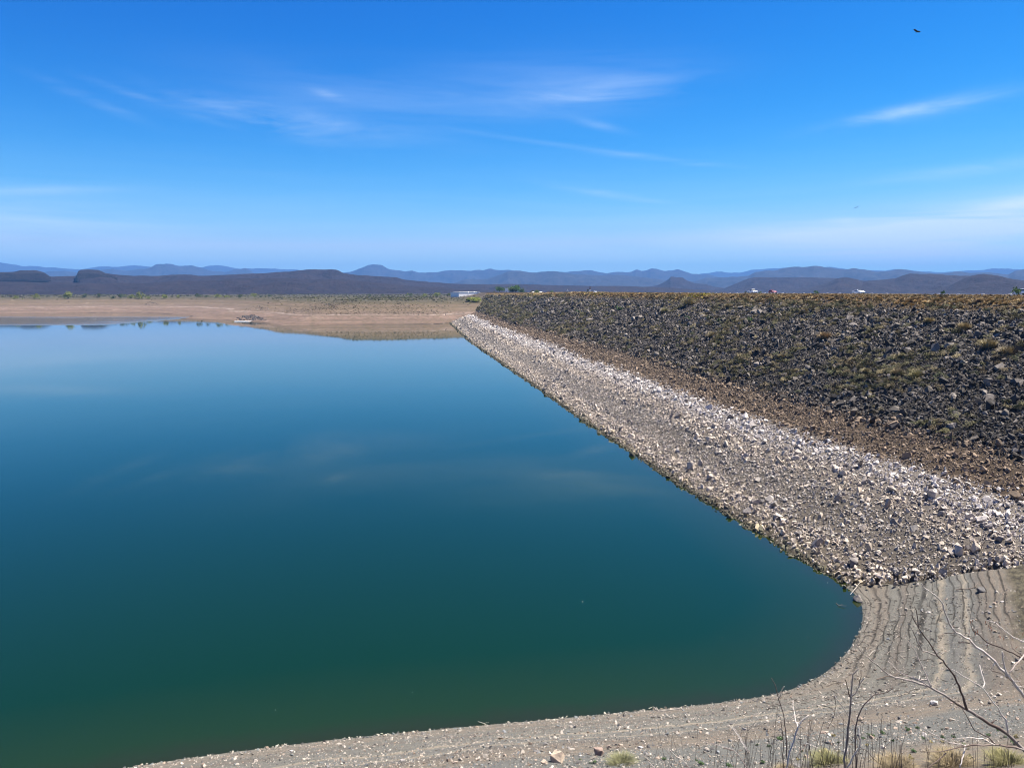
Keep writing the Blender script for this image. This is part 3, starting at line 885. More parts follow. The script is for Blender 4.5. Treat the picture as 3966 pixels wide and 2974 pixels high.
# a hundred of the larger loose stones, one by one
k = 0
while k < 110:
    px, py = random.uniform(700, 3960), random.uniform(2300, 2970)
    p = bank_at(px, py)
    d = float(shore_dist(np.array([p.x]), np.array([p.y]))[0])
    s_ = p.x * AX[0] + p.y * AX[1]; D_ = p.x * PX[0] + p.y * PX[1]
    if d < .3 or (s_ > s_start(D_) and D_ > 45): continue
    sz = random.uniform(.24, .42)
    o = bpy.data.objects.new('stone', random.choice(ROCKS).data); COL.objects.link(o); o.parent = bank
    o.location = (p.x, p.y, p.z + sz * .12); o.rotation_euler = (random.uniform(-.4, .4), random.uniform(-.4, .4), random.uniform(0, 6))
    o.scale = (sz * 1.2, sz, sz * .8)
    g = random.uniform(.7, 1.15); b_ = random.choice([(.42, .37, .31), (.36, .33, .30), (.16, .15, .14), (.34, .27, .21)])
    o['col'] = (b_[0] * g, b_[1] * g, b_[2] * g, 1.0)
    k += 1


def boulder(px, py, w_px, seed, col, label, tall=.9):
    p = bank_at(px, py); dpt = (p - Vector((0, 0, H_CAM))).length; w = w_px / F_PX * dpt * 1.05
    import bmesh
    me = rock_mesh(seed, 20, tall); bm = bmesh.new(); bm.from_mesh(me)
    bmesh.ops.triangulate(bm, faces=bm.faces)
    bmesh.ops.subdivide_edges(bm, edges=bm.edges, cuts=1)
    for v in bm.verts: v.co += v.co.normalized() * (mnoise.noise(v.co * 5 + Vector((seed, 0, 0))) * .06)
    bm.to_mesh(me); bm.free(); me.name = 'boulder'
    o = bpy.data.objects.new('boulder', me); COL.objects.link(o)
    o.location = (p.x, p.y, p.z + w * tall * .30); o.scale = (w, w, w); o.rotation_euler = (0, 0, seed)
    o['col'] = (*col, 1.0)
    tag(o, label, 'boulder', 'loose boulders on the bank')


boulder(2160, 2950, 60, 2, (.44, .35, .26), 'largest tan boulder on the near beach at the bottom edge, weeds to its right')
boulder(2320, 2922, 40, 5, (.26, .19, .15), 'reddish brown boulder on the near beach right of the largest tan boulder')
boulder(2108, 2958, 26, 9, (.36, .29, .22), 'small tan boulder just left of the largest tan boulder at the bottom edge', .7)
boulder(3617, 2730, 26, 12, (.42, .40, .37), 'lone pale boulder on the bare grey bank above the dry bushes', .8)
boulder(3322, 2330, 34, 15, (.24, .215, .18), 'pale boulder at the water corner beside the long dry pole')
boulder(3800, 2290, 30, 17, (.10, .095, .09), 'flat dark boulder on the smooth slate patch of the bank', .6)
#@@MORE2
# ------------------------------------------------------------------ grass, tussocks and bushes
def blades(seed, n, h, spread, w, lean=.6, dome=False, segs=2):
    rr = random.Random(seed); V, Fc = [], []
    for i in range(n):
        a = rr.uniform(0, 6.283); r0 = spread * .25 * math.sqrt(rr.random())
        el_ = rr.uniform(.15, 1.45) if dome else rr.uniform(.8, 1.5)
        L = h * rr.uniform(.65, 1.0) * (1.0 if dome else 1)
        dx, dy, dz = math.cos(a) * math.cos(el_), math.sin(a) * math.cos(el_), math.sin(el_)
        sx, sy = -math.sin(a) * w / 2, math.cos(a) * w / 2
        bx, by = math.cos(a) * r0, math.sin(a) * r0
        b = len(V)
        mx, my, mz = bx + dx * L * .55, by + dy * L * .55, dz * L * .62
        tx, ty, tz = bx + dx * L * (1 + lean * .2), by + dy * L * (1 + lean * .2), dz * L * (1 - lean * .15)
        V += [(bx - sx, by - sy, 0), (bx + sx, by + sy, 0), (mx + sx, my + sy, mz), (mx - sx, my - sy, mz), (tx, ty, tz)]
        Fc += [(b, b + 1, b + 2, b + 3), (b + 3, b + 2, b + 4)]
    return V, Fc


def leafball(seed, n, rx, rz, leaf, clumps=7):
    rr = random.Random(seed); V, Fc = [], []
    cs = []
    for _ in range(clumps):
        a = rr.uniform(0, 6.283); q = rr.uniform(0, .75)
        cs.append((math.cos(a) * rx * q, math.sin(a) * rx * q, rz * rr.uniform(.45, 1.15) * (1 - .4 * q), rr.uniform(.32, .55)))
    for i in range(n):
        cx, cy, cz, cr = rr.choice(cs)
        v = Vector((rr.gauss(0, 1), rr.gauss(0, 1), rr.gauss(0, 1))).normalized() * (rr.random() ** .4) * cr
        c = Vector((cx + v.x * rx, cy + v.y * rx, max(.03 * rz, cz + v.z * rz)))
        u = Vector((rr.gauss(0, 1), rr.gauss(0, 1), rr.gauss(0, 1))).normalized(); w_ = u.orthogonal().normalized()
        s_ = leaf * rr.uniform(.6, 1.3); b = len(V)
        V += [c - u * s_, c + w_ * s_ * .5, c + u * s_, c - w_ * s_ * .5]; Fc.append((b, b + 1, b + 2, b + 3))
    return V, Fc


TUFTS = [proto('grass_tuft_shape', *blades(500 + i, 26, 1.0, 1.0, .085), MAT_GRASS) for i in range(4)]
DOMES = [proto('tussock_shape', *blades(520 + i, 420, .62, 1.0, .026, .5, True), MAT_GRASS) for i in range(4)]
FINE = [proto('fine_tussock_shape', *blades(530 + i, 1100, .60, 1.7, .0085, 1.1, True), MAT_GRASS) for i in range(4)]
SHRUBS = [proto('low_shrub_shape', *leafball(540 + i, 240, .55, .42, .055, 6), MAT_GRASS) for i in range(4)]


def veg(name, s, D, size, col, protos, sink=.05, parent=None, zsc=1.0):
    n = len(s); xy = sd2xy(s, D)
    relz = (fbm(D * .25, s * .25, 91, 4) * .9 + fbm(D * 1.1, s * 1.1, 92, 3) * .35) * np.clip((D_CREST - D) / 3, 0, 1)
    z = np.minimum(dam_sz(D, s), Z_CREST) + relz - size * sink
    rt = np.column_stack([rng.uniform(-.2, .2, n), rng.uniform(-.2, .2, n), rng.uniform(0, 6.28, n)])
    sc = size[:, None] * np.column_stack([rng.uniform(.85, 1.2, n), rng.uniform(.85, 1.2, n), rng.uniform(.7, 1.1, n) * zsc])
    o = scatter(name, np.column_stack([xy, z]), rt, sc, col, rng.integers(0, len(protos), n), protos)
    return child(o) if parent is dam else o


def straw(n, kinds):
    pal = np.array(kinds); c = pal[rng.integers(0, len(pal), n)]
    return c * rng.uniform(.65, 1.3, (n, 1))


STRAW = [(.40, .285, .14), (.34, .25, .12), (.46, .36, .21), (.25, .18, .10), (.29, .24, .13)]
OLIVE = [(.115, .11, .055), (.082, .088, .045), (.13, .118, .062), (.15, .12, .07)]
# the strip of dry grass along the crest
n = 24000
s = 60 + 1180 * rng.random(n) ** 1.55; g = np.maximum(1, s / 260.) ** .8
D = 134.9 - np.abs(rng.normal(0, 3.0, n)) * (1 + fbm(s * .03, s * 0, 77, 3) * 1.2)
keep_ = (s > s_start(D)) & (s < s_end(D)) & (D > 112)
s, D, g = s[keep_], D[keep_], g[keep_]; n = len(s)
c = straw(n, STRAW)
pn = fbm(s * .05, D * .2, 78, 3)
c = np.where(((pn > .16) & (rng.random(n) < .7))[:, None], straw(n, OLIVE), c)
yl = np.exp(-((s - 330) / 13) ** 2) + .6 * np.exp(-((s - 520) / 25) ** 2) + .5 * np.exp(-((s - 760) / 25) ** 2)
c = np.where((rng.random(n) < yl * .75)[:, None], np.array([.33, .29, .035]) * rng.uniform(.6, 1.2, (n, 1)), c)
tag(veg('crest_grass', s, D, rng.uniform(.45, .95, n) * g * np.interp(D, [131, 134.2], [1, .42]), c, TUFTS, parent=dam))
n = 1900
s = 60 + 1150 * rng.random(n) ** 1.4; g = np.maximum(1, s / 300.) ** .8
D = 134.4 - np.abs(rng.normal(0, 3.4, n)); keep_ = (s > s_start(D)) & (s < s_end(D)) & (D > 118); s, D, g = s[keep_], D[keep_], g[keep_]; n = len(s)
veg('dry_tussock_growth', s, D, rng.uniform(.8, 1.7, n) * g * np.interp(D, [131, 134.2], [1, .4]), straw(n, STRAW + [(.20, .15, .085), (.14, .10, .07)]), DOMES, parent=dam)
# scrub creeping over the dark riprap, in patches
n = 44000
s = 60 + 1150 * rng.random(n) ** 1.5; D = rng.uniform(78, 128, n); g = np.maximum(1, s / 280.) ** .8
pn = fbm(s * .022, D * .045, 81, 4); pf_ = fbm(s * .15, D * .2, 83, 3)
keep_ = (s > s_start(D)) & (s < s_end(D)) & (rng.random(n) < np.clip((pn * 2.6 + pf_ * 3.2 - .10 + .25 * np.clip((s - 500) / 400, 0, 1) * (dam_sz(D, s) > 22)), .03, .8)) & (dam_sz(D, s) > 13.2)
s, D, g = s[keep_], D[keep_], g[keep_]; n = len(s)
veg('slope_scrub', s, D, rng.uniform(.9, 2.2, n) * g ** .7, straw(n, OLIVE + [(.11, .10, .045), (.24, .20, .11)]), SHRUBS, -.12, parent=dam, zsc=.95)
print('scrub', n)

# ---- single plants on the dam face that stand out
def own(pr, name, loc, size, col, label, cat, group=None, rz=None, zs=1.0):
    o = bpy.data.objects.new(name, pr.data); COL.objects.link(o)
    o.location = loc; o.scale = (size, size, size * zs); o.rotation_euler = (0, 0, random.uniform(0, 6) if rz is None else rz)
    o['col'] = (*col, 1.0)
    tag(o, label, cat, group); return o


GT = 'straw coloured tussocks on the dam face'
tus = [(3478, 1450, 46, 'left one of the two large straw tussocks side by side low on the dark slope'), (3549, 1462, 54, 'right one of the two large straw tussocks side by side low on the dark slope'),
       (3828, 1343, 58, 'broad tan tussock near the right edge, above a paler flatter one'), (3902, 1372, 60, 'pale olive flat tussock near the right edge, below the broad tan one'),
       (3195, 1308, 50, 'twin domed yellow tussock in the middle of the dark slope, green stalks behind'), (3305, 1398, 34, 'small straw tussock left of and above the pair of large tussocks'),
       (3355, 1440, 36, 'brownish tussock just left of the pair of large tussocks'), (3117, 1205, 32, 'tall upright straw tussock high on the dam right of the pickup truck'),
       (2575, 1206, 36, 'dark tan tussock below the yellow flowering strip of the crest'), (2665, 1180, 60, 'wide tan tussock mound just under the crest grass, right of the yellow strip'),
       (2745, 1258, 26, 'yellow tussock beneath a bright green bush on the upper slope'), (2760, 1302, 44, 'straw tussock patch in the middle of the dark slope left of the bare boulders'),
       (2820, 1188, 34, 'dull olive brown tussock under the crest left of the pickup truck'), (3440, 1435, 24, 'smallest tussock touching the left one of the large pair'),
       (3600, 1245, 34, 'dark olive tussock high on the slope toward the right edge'), (3872, 1290, 36, 'dark green brown round tussock above the broad tan tussock'),
       (3735, 1272, 46, 'greyish straw tussock on the upper right slope'), (3030, 1382, 30, 'low olive straw tussock on the mid slope below the red car')]
for i, (px, py, w, lab) in enumerate(tus):
    p = dam_at(px, py + 6); dpt = (p - cam.location).length
    own(DOMES[i % 4], 'dry_tussock', p + Vector((0, 0, .15)), w / F_PX * dpt / 1.05, (random.uniform(.27, .31), random.uniform(.225, .26), random.uniform(.12, .15)), lab, 'dry grass', GT, zs=1.15)
for i, (px, py, w, lab) in enumerate([(2395, 1200, 40, 'bright green bush on the upper dark slope left of the yellow strip'), (2742, 1235, 34, 'vivid green bush on the upper slope right of a dark green one'), (2665, 1232, 28, 'dark green bush left of the vivid green bush on the upper slope'),
                                   (2898, 1245, 36, 'green bush on the slope straight below the pickup truck'), (2785, 1245, 40, 'grey green spreading shrub right of the vivid green bush'), (3240, 1440, 28, 'small bright green weed low on the slope left of the large tussocks'),
                                   (3162, 1133, 26, 'green bush standing on the crest between the red car and the white sedan'), (3930, 1140, 44, 'olive bush on the crest at the right edge beside a white vehicle'),
                                   (2240, 1208, 26, 'dull green bush on the dark slope below the white arch'), (2888, 1131, 18, 'green roadside bush just left of the pickup truck'), (2943, 1129, 16, 'small green roadside bush behind the pickup truck nose'), (3655, 1134, 24, 'dark roadside bush on the crest right of the white sedan')]):
    p = dam_at(px, py + 6) if py > 1142 else None
    if p is None:
        d_ = ray(px, 1140); # on the crest edge
        t = next(t for t in np.linspace(100, 1300, 4000) if (d_[0] * t * PX[0] + d_[1] * t * PX[1]) > (134.8 if px > 3000 else 146.0)); p = Vector((d_[0] * t, d_[1] * t, Z_CREST))
    dpt = (p - cam.location).length
    own(SHRUBS[i % 4], 'green_bush', p, w / F_PX * dpt / 1.1, (random.uniform(.05, .075), random.uniform(.10, .14), random.uniform(.03, .045)), lab, 'bush', 'green bushes on the dam', zs=1.1)

# ---- plants on the near bank
near = [(1345 * 1.793, 1650 * 1.793, 100, 0, 'pale green tussock at the bottom edge right of the tan boulders', (.30, .30, .13)), (1790 * 1.793, 1652 * 1.793, 120, 1, 'olive tussock at the bottom edge behind the left pair of dark bare stems', (.27, .26, .10)),
        (1940 * 1.793, 1664 * 1.793, 130, 2, 'straw tussock at the bottom edge right of the upright dark stem', (.34, .27, .13)), (2058 * 1.793, 1656 * 1.793, 140, 3, 'broad straw tussock at the bottom edge under the long bare branch', (.36, .29, .14)),
        (2175 * 1.793, 1652 * 1.793, 120, 0, 'olive green tussock in the bottom right corner', (.29, .27, .10)), (3040, 2990, 70, 1, 'small yellow tussock at the bottom edge between thin bare twigs', (.34, .28, .14)), (3480, 2985, 90, 2, 'low dull straw tussock between the two broader ones at the bottom edge', (.33, .27, .14))]
for px, py, w, k_, lab, colr in near:
    p = bank_at(px, py, 8); dpt = (p - cam.location).length
    own(FINE[k_], 'dry_tussock', p + Vector((0, 0, -.05)), w / F_PX * dpt / 1.3, tuple(v * q for v, q in zip(colr, (.60, .60, .72))), lab, 'dry grass', 'tussocks on the near bank', zs=.85)
WEEDS = [proto('weed_shape', *leafball(580 + i, 70, .5, .45, .13, 5), MAT_GRASS) for i in range(3)]
n = 0
wl_ = []
for _ in range(900):
    px, py = random.uniform(2000, 3966), random.uniform(2790, 2974)
    if py < 2955 - (px - 2000) * .09: continue
    p = bank_at(px, py); wl_.append(p); n += 1
    if n >= 46: break
cw = np.array([(.05, .085, .035)] * n) * rng.uniform(.7, 1.3, (n, 1)); cw[::4] = (.28, .24, .12)
sw = rng.uniform(.22, .6, n)
scatter('low_green_weeds', [tuple(p) for p in wl_], np.column_stack([np.zeros(n), np.zeros(n), rng.uniform(0, 6, n)]), np.column_stack([sw, sw, sw * .7]), cw, rng.integers(0, 3, n), WEEDS).parent = bank

# ------------------------------------------------------------------ trees, bushes and buildings at the far end
MBARK = plain('bark', (.12, .09, .065), .9, .3)


def tube(pts, r, sides=6):
    V, Fc = [], []
    pts = [Vector(p) for p in pts]
    for i, p in enumerate(pts):
        t = (pts[min(i + 1, len(pts) - 1)] - pts[max(i - 1, 0)]).normalized()
        u = t.orthogonal().normalized() if i == 0 else (u_prev - t * u_prev.dot(t)).normalized()
        u_prev = u; v = t.cross(u)
        for k_ in range(sides):
            a = 2 * math.pi * k_ / sides
            V.append(p + (u * math.cos(a) + v * math.sin(a)) * r[i])
    for i in range(len(pts) - 1):
        for k_ in range(sides):
            a, b = i * sides + k_, i * sides + (k_ + 1) % sides
            Fc.append((a, b, b + sides, a + sides))
    Fc.append(tuple(range(sides))[::-1]); Fc.append(tuple(len(V) - sides + k_ for k_ in range(sides)))
    return V, Fc


def join(parts):
    V, Fc = [], []
    for v, f in parts:
        b = len(V); V += list(v); Fc += [tuple(i + b for i in q) for q in f]
    return V, Fc


def tree(name, px, base_z, dist, w_px, h_px, label, cat='tree', group=None, seed=1, col=(.05, .085, .03), trunk=.3):
    a = math.atan2(*ray(px, 1130)[:2]); rr = random.Random(seed)
    x, y = math.sin(a) * dist, math.cos(a) * dist
    w = w_px / F_PX * dist * .95; h = h_px / F_PX * dist * .95
    root = empty(name, (x, y, base_z)); tag(root, label, cat, group)
    tb = [((0, 0, -.5), (0.1, .05, h * trunk), (.0, .1, h * .6))]
    parts_ = [tube([(0, 0, -.8), (.1, 0, h * trunk * .6), (.0, .1, h * .65)], [h * .035, h * .028, h * .012])]
    for k_ in range(5):
        b = rr.uniform(0, 6.28)
        parts_.append(tube([(.05, 0, h * trunk * rr.uniform(.5, .9)), (math.cos(b) * w * .2, math.sin(b) * w * .2, h * .5), (math.cos(b) * w * .34, math.sin(b) * w * .34, h * .72)], [h * .018, h * .012, h * .005]))
    mesh_obj('trunk', *join(parts_), MBARK, root)
    V, Fc = leafball(seed * 7, 1500, w * .5, (h - h * trunk) * .62, w * .035, 12)
    V = [Vector((v[0], v[1], v[2] + h * trunk * .8)) for v in V]
    cr = mesh_obj('crown', V, Fc, MAT_GRASS, root); cr['col'] = (*col, 1.0)
    return root


def crest_at(px, D):
    d_ = ray(px, 1130); t = D / (d_[0] * PX[0] + d_[1] * PX[1]); return d_[0] * t, d_[1] * t


GR = 'trees at the far end of the dam'
for i, (px, w, h, lab, D) in enumerate([(1935, 34, 24, 'leftmost rounded dark tree left of the white tower', 168), (1962, 22, 20, 'small olive tree crown showing behind the white tower', 176), (1985, 32, 22, 'dull green tree just right of the white tower', 172),
                                       (1998, 40, 30, 'tallest bushy tree at the far end of the dam', 178), (2020, 24, 22, 'darker tree at the right end of the far tree cluster', 172), (1914, 10, 9, 'tiny grey green bush left of the far tree cluster', 170),
                                       (2062, 16, 10, 'low dark bush beside the left straw shelter', 160), (2080, 18, 14, 'yellow green bush between the two straw shelters', 160), (2137, 14, 11, 'small solitary green tree on the crest between shelters and white arch', 155), (2122, 12, 7, 'brownish low bush left of the small solitary green tree', 155)]):
    x, y = crest_at(px, D); dd_ = math.hypot(x, y); bz = float(far_z(np.array([x]), np.array([y]))[0]) if D > 150 else Z_CREST
    bz = max(bz, 29.5) if i < 6 else 33.5
    tree('leafy_tree' if i < 5 else 'bush', px, bz, dd_, w * 1.35, h * 1.2 + max(0, (bz and (34.9 - bz) * F_PX / dd_)), lab, 'tree' if i < 5 else 'bush', GR, 20 + i, [(.035, .075, .02), (.07, .10, .02), (.06, .09, .03), (.045, .095, .02), (.03, .065, .02), (.05, .07, .04), (.05, .05, .03), (.08, .11, .02), (.05, .10, .04), (.10, .07, .05)][i], .22)

MWALL = plain('white_paint', (.84, .80, .74), .7, .04, .4)
MWALL2 = plain('grey_plinth', (.28, .27, .25), .85, .15, .5)
MDK = plain('dark_opening', (.03, .035, .04), .5, .2)
MGL = M('window_glass', .12, .12); MGL.color((.03, .04, .05)); MGLASS = MGL.m


def box(x0, x1, y0, y1, z0, z1):
    V = [(x, y, z) for x in (x0, x1) for y in (y0, y1) for z in (z0, z1)]
    return V, [(0, 1, 3, 2), (4, 6, 7, 5), (0, 4, 5, 1), (2, 3, 7, 6), (0, 2, 6, 4), (1, 5, 7, 3)]


def bevel(o, w, seg=1):
    md = o.modifiers.new('soft_edges', 'BEVEL'); md.width = w; md.segments = seg; md.limit_method = 'ANGLE'; return o


# long white building beyond the left end of the dam
dB = 1250.0
aB = math.atan2(*ray(1831, 1130)[:2]); u = dB / F_PX
bd = empty('white_building', (math.sin(aB) * dB, math.cos(aB) * dB, 24.0), -aB + R(38))
tag(bd, 'long low white building beside the left end of the dam, smaller wing on its right', 'building')
ub = u * 1.2; zt = H_CAM - 2.5 * u - 24; zb = H_CAM - 24 * u - 24
bevel(mesh_obj('wall', *box(-56 * ub, 28 * ub, 0, 22, zb, zt), MWALL, bd), .1)
mesh_obj('roof', *join([box(-56.4 * ub, 28.4 * ub, -.4, 22.4, zt + .003, zt + .45), box(-50 * ub, 22 * ub, 3, 19, zt + .46, zt + .7)]), MWALL, bd)
mesh_obj('plinth', *box(-55.6 * ub, 27.6 * ub, .3, 21.6, -8, zb - .004), MWALL2, bd)
mesh_obj('wing', *box(28.5 * ub, 56 * ub, 4, 20, zb + 6 * ub, zt - .4), MWALL, bd)
for k_ in range(4):
    mesh_obj('window', *box((31 + k_ * 5) * ub, (34 + k_ * 5) * ub, 3.9, 4.3, zb + 10 * ub, zt - 4.5 * u), MGLASS, bd)
mesh_obj('doorway', *box(7 * ub, 10 * ub, -.08, .3, zb + 8 * ub, zt - 6 * u), MDK, bd)
mesh_obj('buttress', *box(-18.2 * ub, -17.2 * ub, -.5, .2, zb, zt - .6), MWALL, bd)
for q in (-5, 18): mesh_obj('roof_tank', *tube([(q * ub, 8, zt + .4), (q * ub, 8, zt + 1.5)], [.8, .8], 10), MWALL, bd)
bp = far_at(1905, 1165)
for i, (px, py, w, h, lab) in enumerate([(1845, 1166, 60, 16, 'bright yellow green bush mass under the right half of the white building'), (1815, 1166, 24, 12, 'smaller yellow green bush at the foot of the white building')]):
    p = far_at(px, py + 2); dd_ = math.hypot(p.x, p.y)
    V, Fc = leafball(900 + i, 900, w / F_PX * dd_ * .5, h / F_PX * dd_ * .8, .9, 9)
    o = mesh_obj('yellow_green_bush', V, Fc, MAT_GRASS, None, loc=p); o['col'] = (.17, .19, .03, 1.0); tag(o, lab, 'bush', 'bushes by the white building')

# white gate tower among the trees
x, y = crest_at(1962, 150); dd_ = math.hypot(x, y); u = dd_ / F_PX
tw = empty('white_tower', (x, y, Z_CREST - 1.5), -math.atan2(x, y)); tag(tw, 'small square white tower in front of the far trees', 'tower')
bevel(mesh_obj('wall', *box(-6.5 * u, 6.5 * u, 0, 5, -2, 16 * u + 1.2), MWALL, tw), .05)
mesh_obj('roof', *box(-7 * u, 7 * u, -.2, 5.2, 16 * u + 1.203, 16 * u + 1.6), MWALL, tw)
mesh_obj('doorway', *box(-1.6 * u, 1.2 * u, -.06, .2, 0, 2.4), MDK, tw)
# lattice mast
x, y = crest_at(2014, 300); dd_ = math.hypot(x, y); u = dd_ / F_PX; MST = plain('galvanised_steel', (.16, .17, .18), .5, .1, 1, .6)
mast = empty('radio_mast', (x, y, 4)); tag(mast, 'thin lattice radio mast rising above the far trees', 'mast')
hm = H_CAM + 47 * u - 4
for k_ in range(3):
    a = k_ * 2.094; mesh_obj('leg', *tube([(math.cos(a) * 1.1, math.sin(a) * 1.1, 0), (math.cos(a) * .35, math.sin(a) * .35, hm)], [.22, .14], 5), MST, mast)
prt = []
for q in np.linspace(.03, .98, 26):
    rr_ = 1.1 * (1 - q) + .35 * q
    for k_ in range(3):
        a, b = k_ * 2.094, (k_ + 1) * 2.094
        prt.append(tube([(math.cos(a) * rr_, math.sin(a) * rr_, q * hm), (math.cos(b) * rr_, math.sin(b) * rr_, (q + .03) * hm)], [.07, .07], 4))
mesh_obj('lattice', *join(prt), MST, mast)
# straw shelters
MTH = plain('thatch', (.45, .40, .32), .95, .2, 2)
for i, (px, lab) in enumerate([(2066, 'left one of two pale thatched shelters on the crest'), (2094, 'right one of two pale thatched shelters on the crest')]):
    x, y = crest_at(px, 158); dd_ = math.hypot(x, y)
    sh = empty('thatched_shelter', (x, y, 32.4)); tag(sh, lab, 'shelter', 'thatched shelters')
    mesh_obj('roof', *tube([(0, 0, 2.3), (0, 0, 2.9), (0, 0, 3.9)], [3.3, 2.6, .1], 12), MTH, sh)
    for k_ in range(5):
        a = k_ * 1.2566; mesh_obj('post', *tube([(math.cos(a) * 2.2, math.sin(a) * 2.2, -1), (math.cos(a) * 2.2, math.sin(a) * 2.2, 2.6)], [.09, .09], 6), MBARK, sh)
# white arch shrine and statue on a pedestal on the crest
x, y = crest_at(2198, 146.6); u = math.hypot(x, y) / F_PX
ar = empty('roadside_shrine', (x, y, Z_CREST - .15), -math.atan2(x, y)); tag(ar, 'little white arched shrine on the dam crest, cross on top', 'shrine')
pts = [(-3.2, 0), (-3.2, 7), (-2.2, 9.2), (0, 10.6), (2.2, 9.2), (3.2, 7), (3.2, 0), (1.5, 0), (1.5, 5.5), (.8, 6.8), (0, 7.2), (-.8, 6.8), (-1.5, 5.5), (-1.5, 0)]
n = len(pts); V = [(a * u, q, b * u) for q in (0, .9) for a, b in pts]
mesh_obj('arch', V, [tuple(range(n)), tuple(range(2 * n - 1, n - 1, -1))] + [(i, (i + 1) % n, n + (i + 1) % n, n + i) for i in range(n)], MWALL, ar)
mesh_obj('cross', *join([box(-.25 * u, .25 * u, .4, .5, 10.5 * u, 14 * u), box(-1.1 * u, 1.1 * u, .402, .498, 12 * u, 12.6 * u)]), MWALL, ar)
x, y = crest_at(2285, 146.8); u = math.hypot(x, y) / F_PX
MBZ = plain('dark_bronze', (.05, .022, .02), .5, .2, 3, .4)
st = empty('monument', (x, y, Z_CREST - .15), -math.atan2(x, y)); tag(st, 'dark bust on a tall white pedestal on the dam crest', 'monument')
bevel(mesh_obj('pedestal', *join([box(-3.6 * u, 3.6 * u, -.7, .7, -.3, 1.5 * u), box(-2.2 * u, 2.2 * u, -.42, .42, 1.502 * u, 12.5 * u), box(-2.9 * u, 2.9 * u, -.55, .55, 12.502 * u, 13.4 * u)]), MWALL, st), .02)
mesh_obj('bust', *join([tube([(0, 0, 13.4 * u), (0, 0, 16 * u), (0, 0, 18.5 * u), (0, 0, 19.3 * u), (0, 0, 20 * u), (0, 0, 22 * u), (0, 0, 24 * u), (0, 0, 24.6 * u)], [1.7 * u, 2.3 * u, 2.2 * u, .9 * u, .9 * u, 1.5 * u, 1.1 * u, .2 * u], 10)]), MBZ, st)
tree('leafy_tree', 2277, Z_CREST - .1, math.hypot(*crest_at(2277, 147)), 10, 18, 'small round dark tree just left of the monument', 'tree', None, 61, (.02, .04, .03), .45)

# white painted guard stones along the crest edge
gs0 = None
for k_ in range(58):
    s_ = 128 + k_ * 7.5 + random.uniform(-1.5, 1.5); xy = sd2xy(s_, 136.1)
    if k_ in (8, 9, 21, 34): continue
    if gs0 is None:
        gs0 = bevel(mesh_obj('guard_stone', *box(-.14, .14, -.42, .42, -.12, .24), MWALL), .05, 2)
        tag(gs0, 'low white painted guard stone in the row along the near edge of the crest road', 'guard stone', 'white guard stones along the crest road'); o = gs0
    else: o = gs0.copy(); COL.objects.link(o)
    o.location = (xy[0], xy[1], Z_CREST + .12); o.rotation_euler = (0, 0, TH + random.uniform(-.1, .1))

# ------------------------------------------------------------------ vehicles
MTY = plain('tyre_rubber', (.018, .018, .02), .85, .1); MRIM = plain('alloy_rim', (.45, .46, .48), .35, .05, 3, .7)
MBMP = plain('black_trim', (.03, .03, .032), .55, .1)
MHL = plain('headlight_lens', (.75, .78, .8), .15, .02); MTL = plain('tail_light', (.35, .02, .02), .25, .05)


def paint(name, col):
    m = M(name, .28, .5); m.color(col); m.b.inputs['Coat Weight'].default_value = .5; return m.m


def prism(prof, hw, top_in=0.0, zc=None):
    n = len(prof); V = []
    for sgn in (-1, 1):
        for x, z in prof:
            k_ = 0 if zc is None else max(0, z - zc) * top_in
            V.append((x, sgn * (hw - k_), z))
    return V, [tuple(range(n))[::-1], tuple(range(n, 2 * n))] + [(i, (i + 1) % n, n + (i + 1) % n, n + i) for i in range(n)]


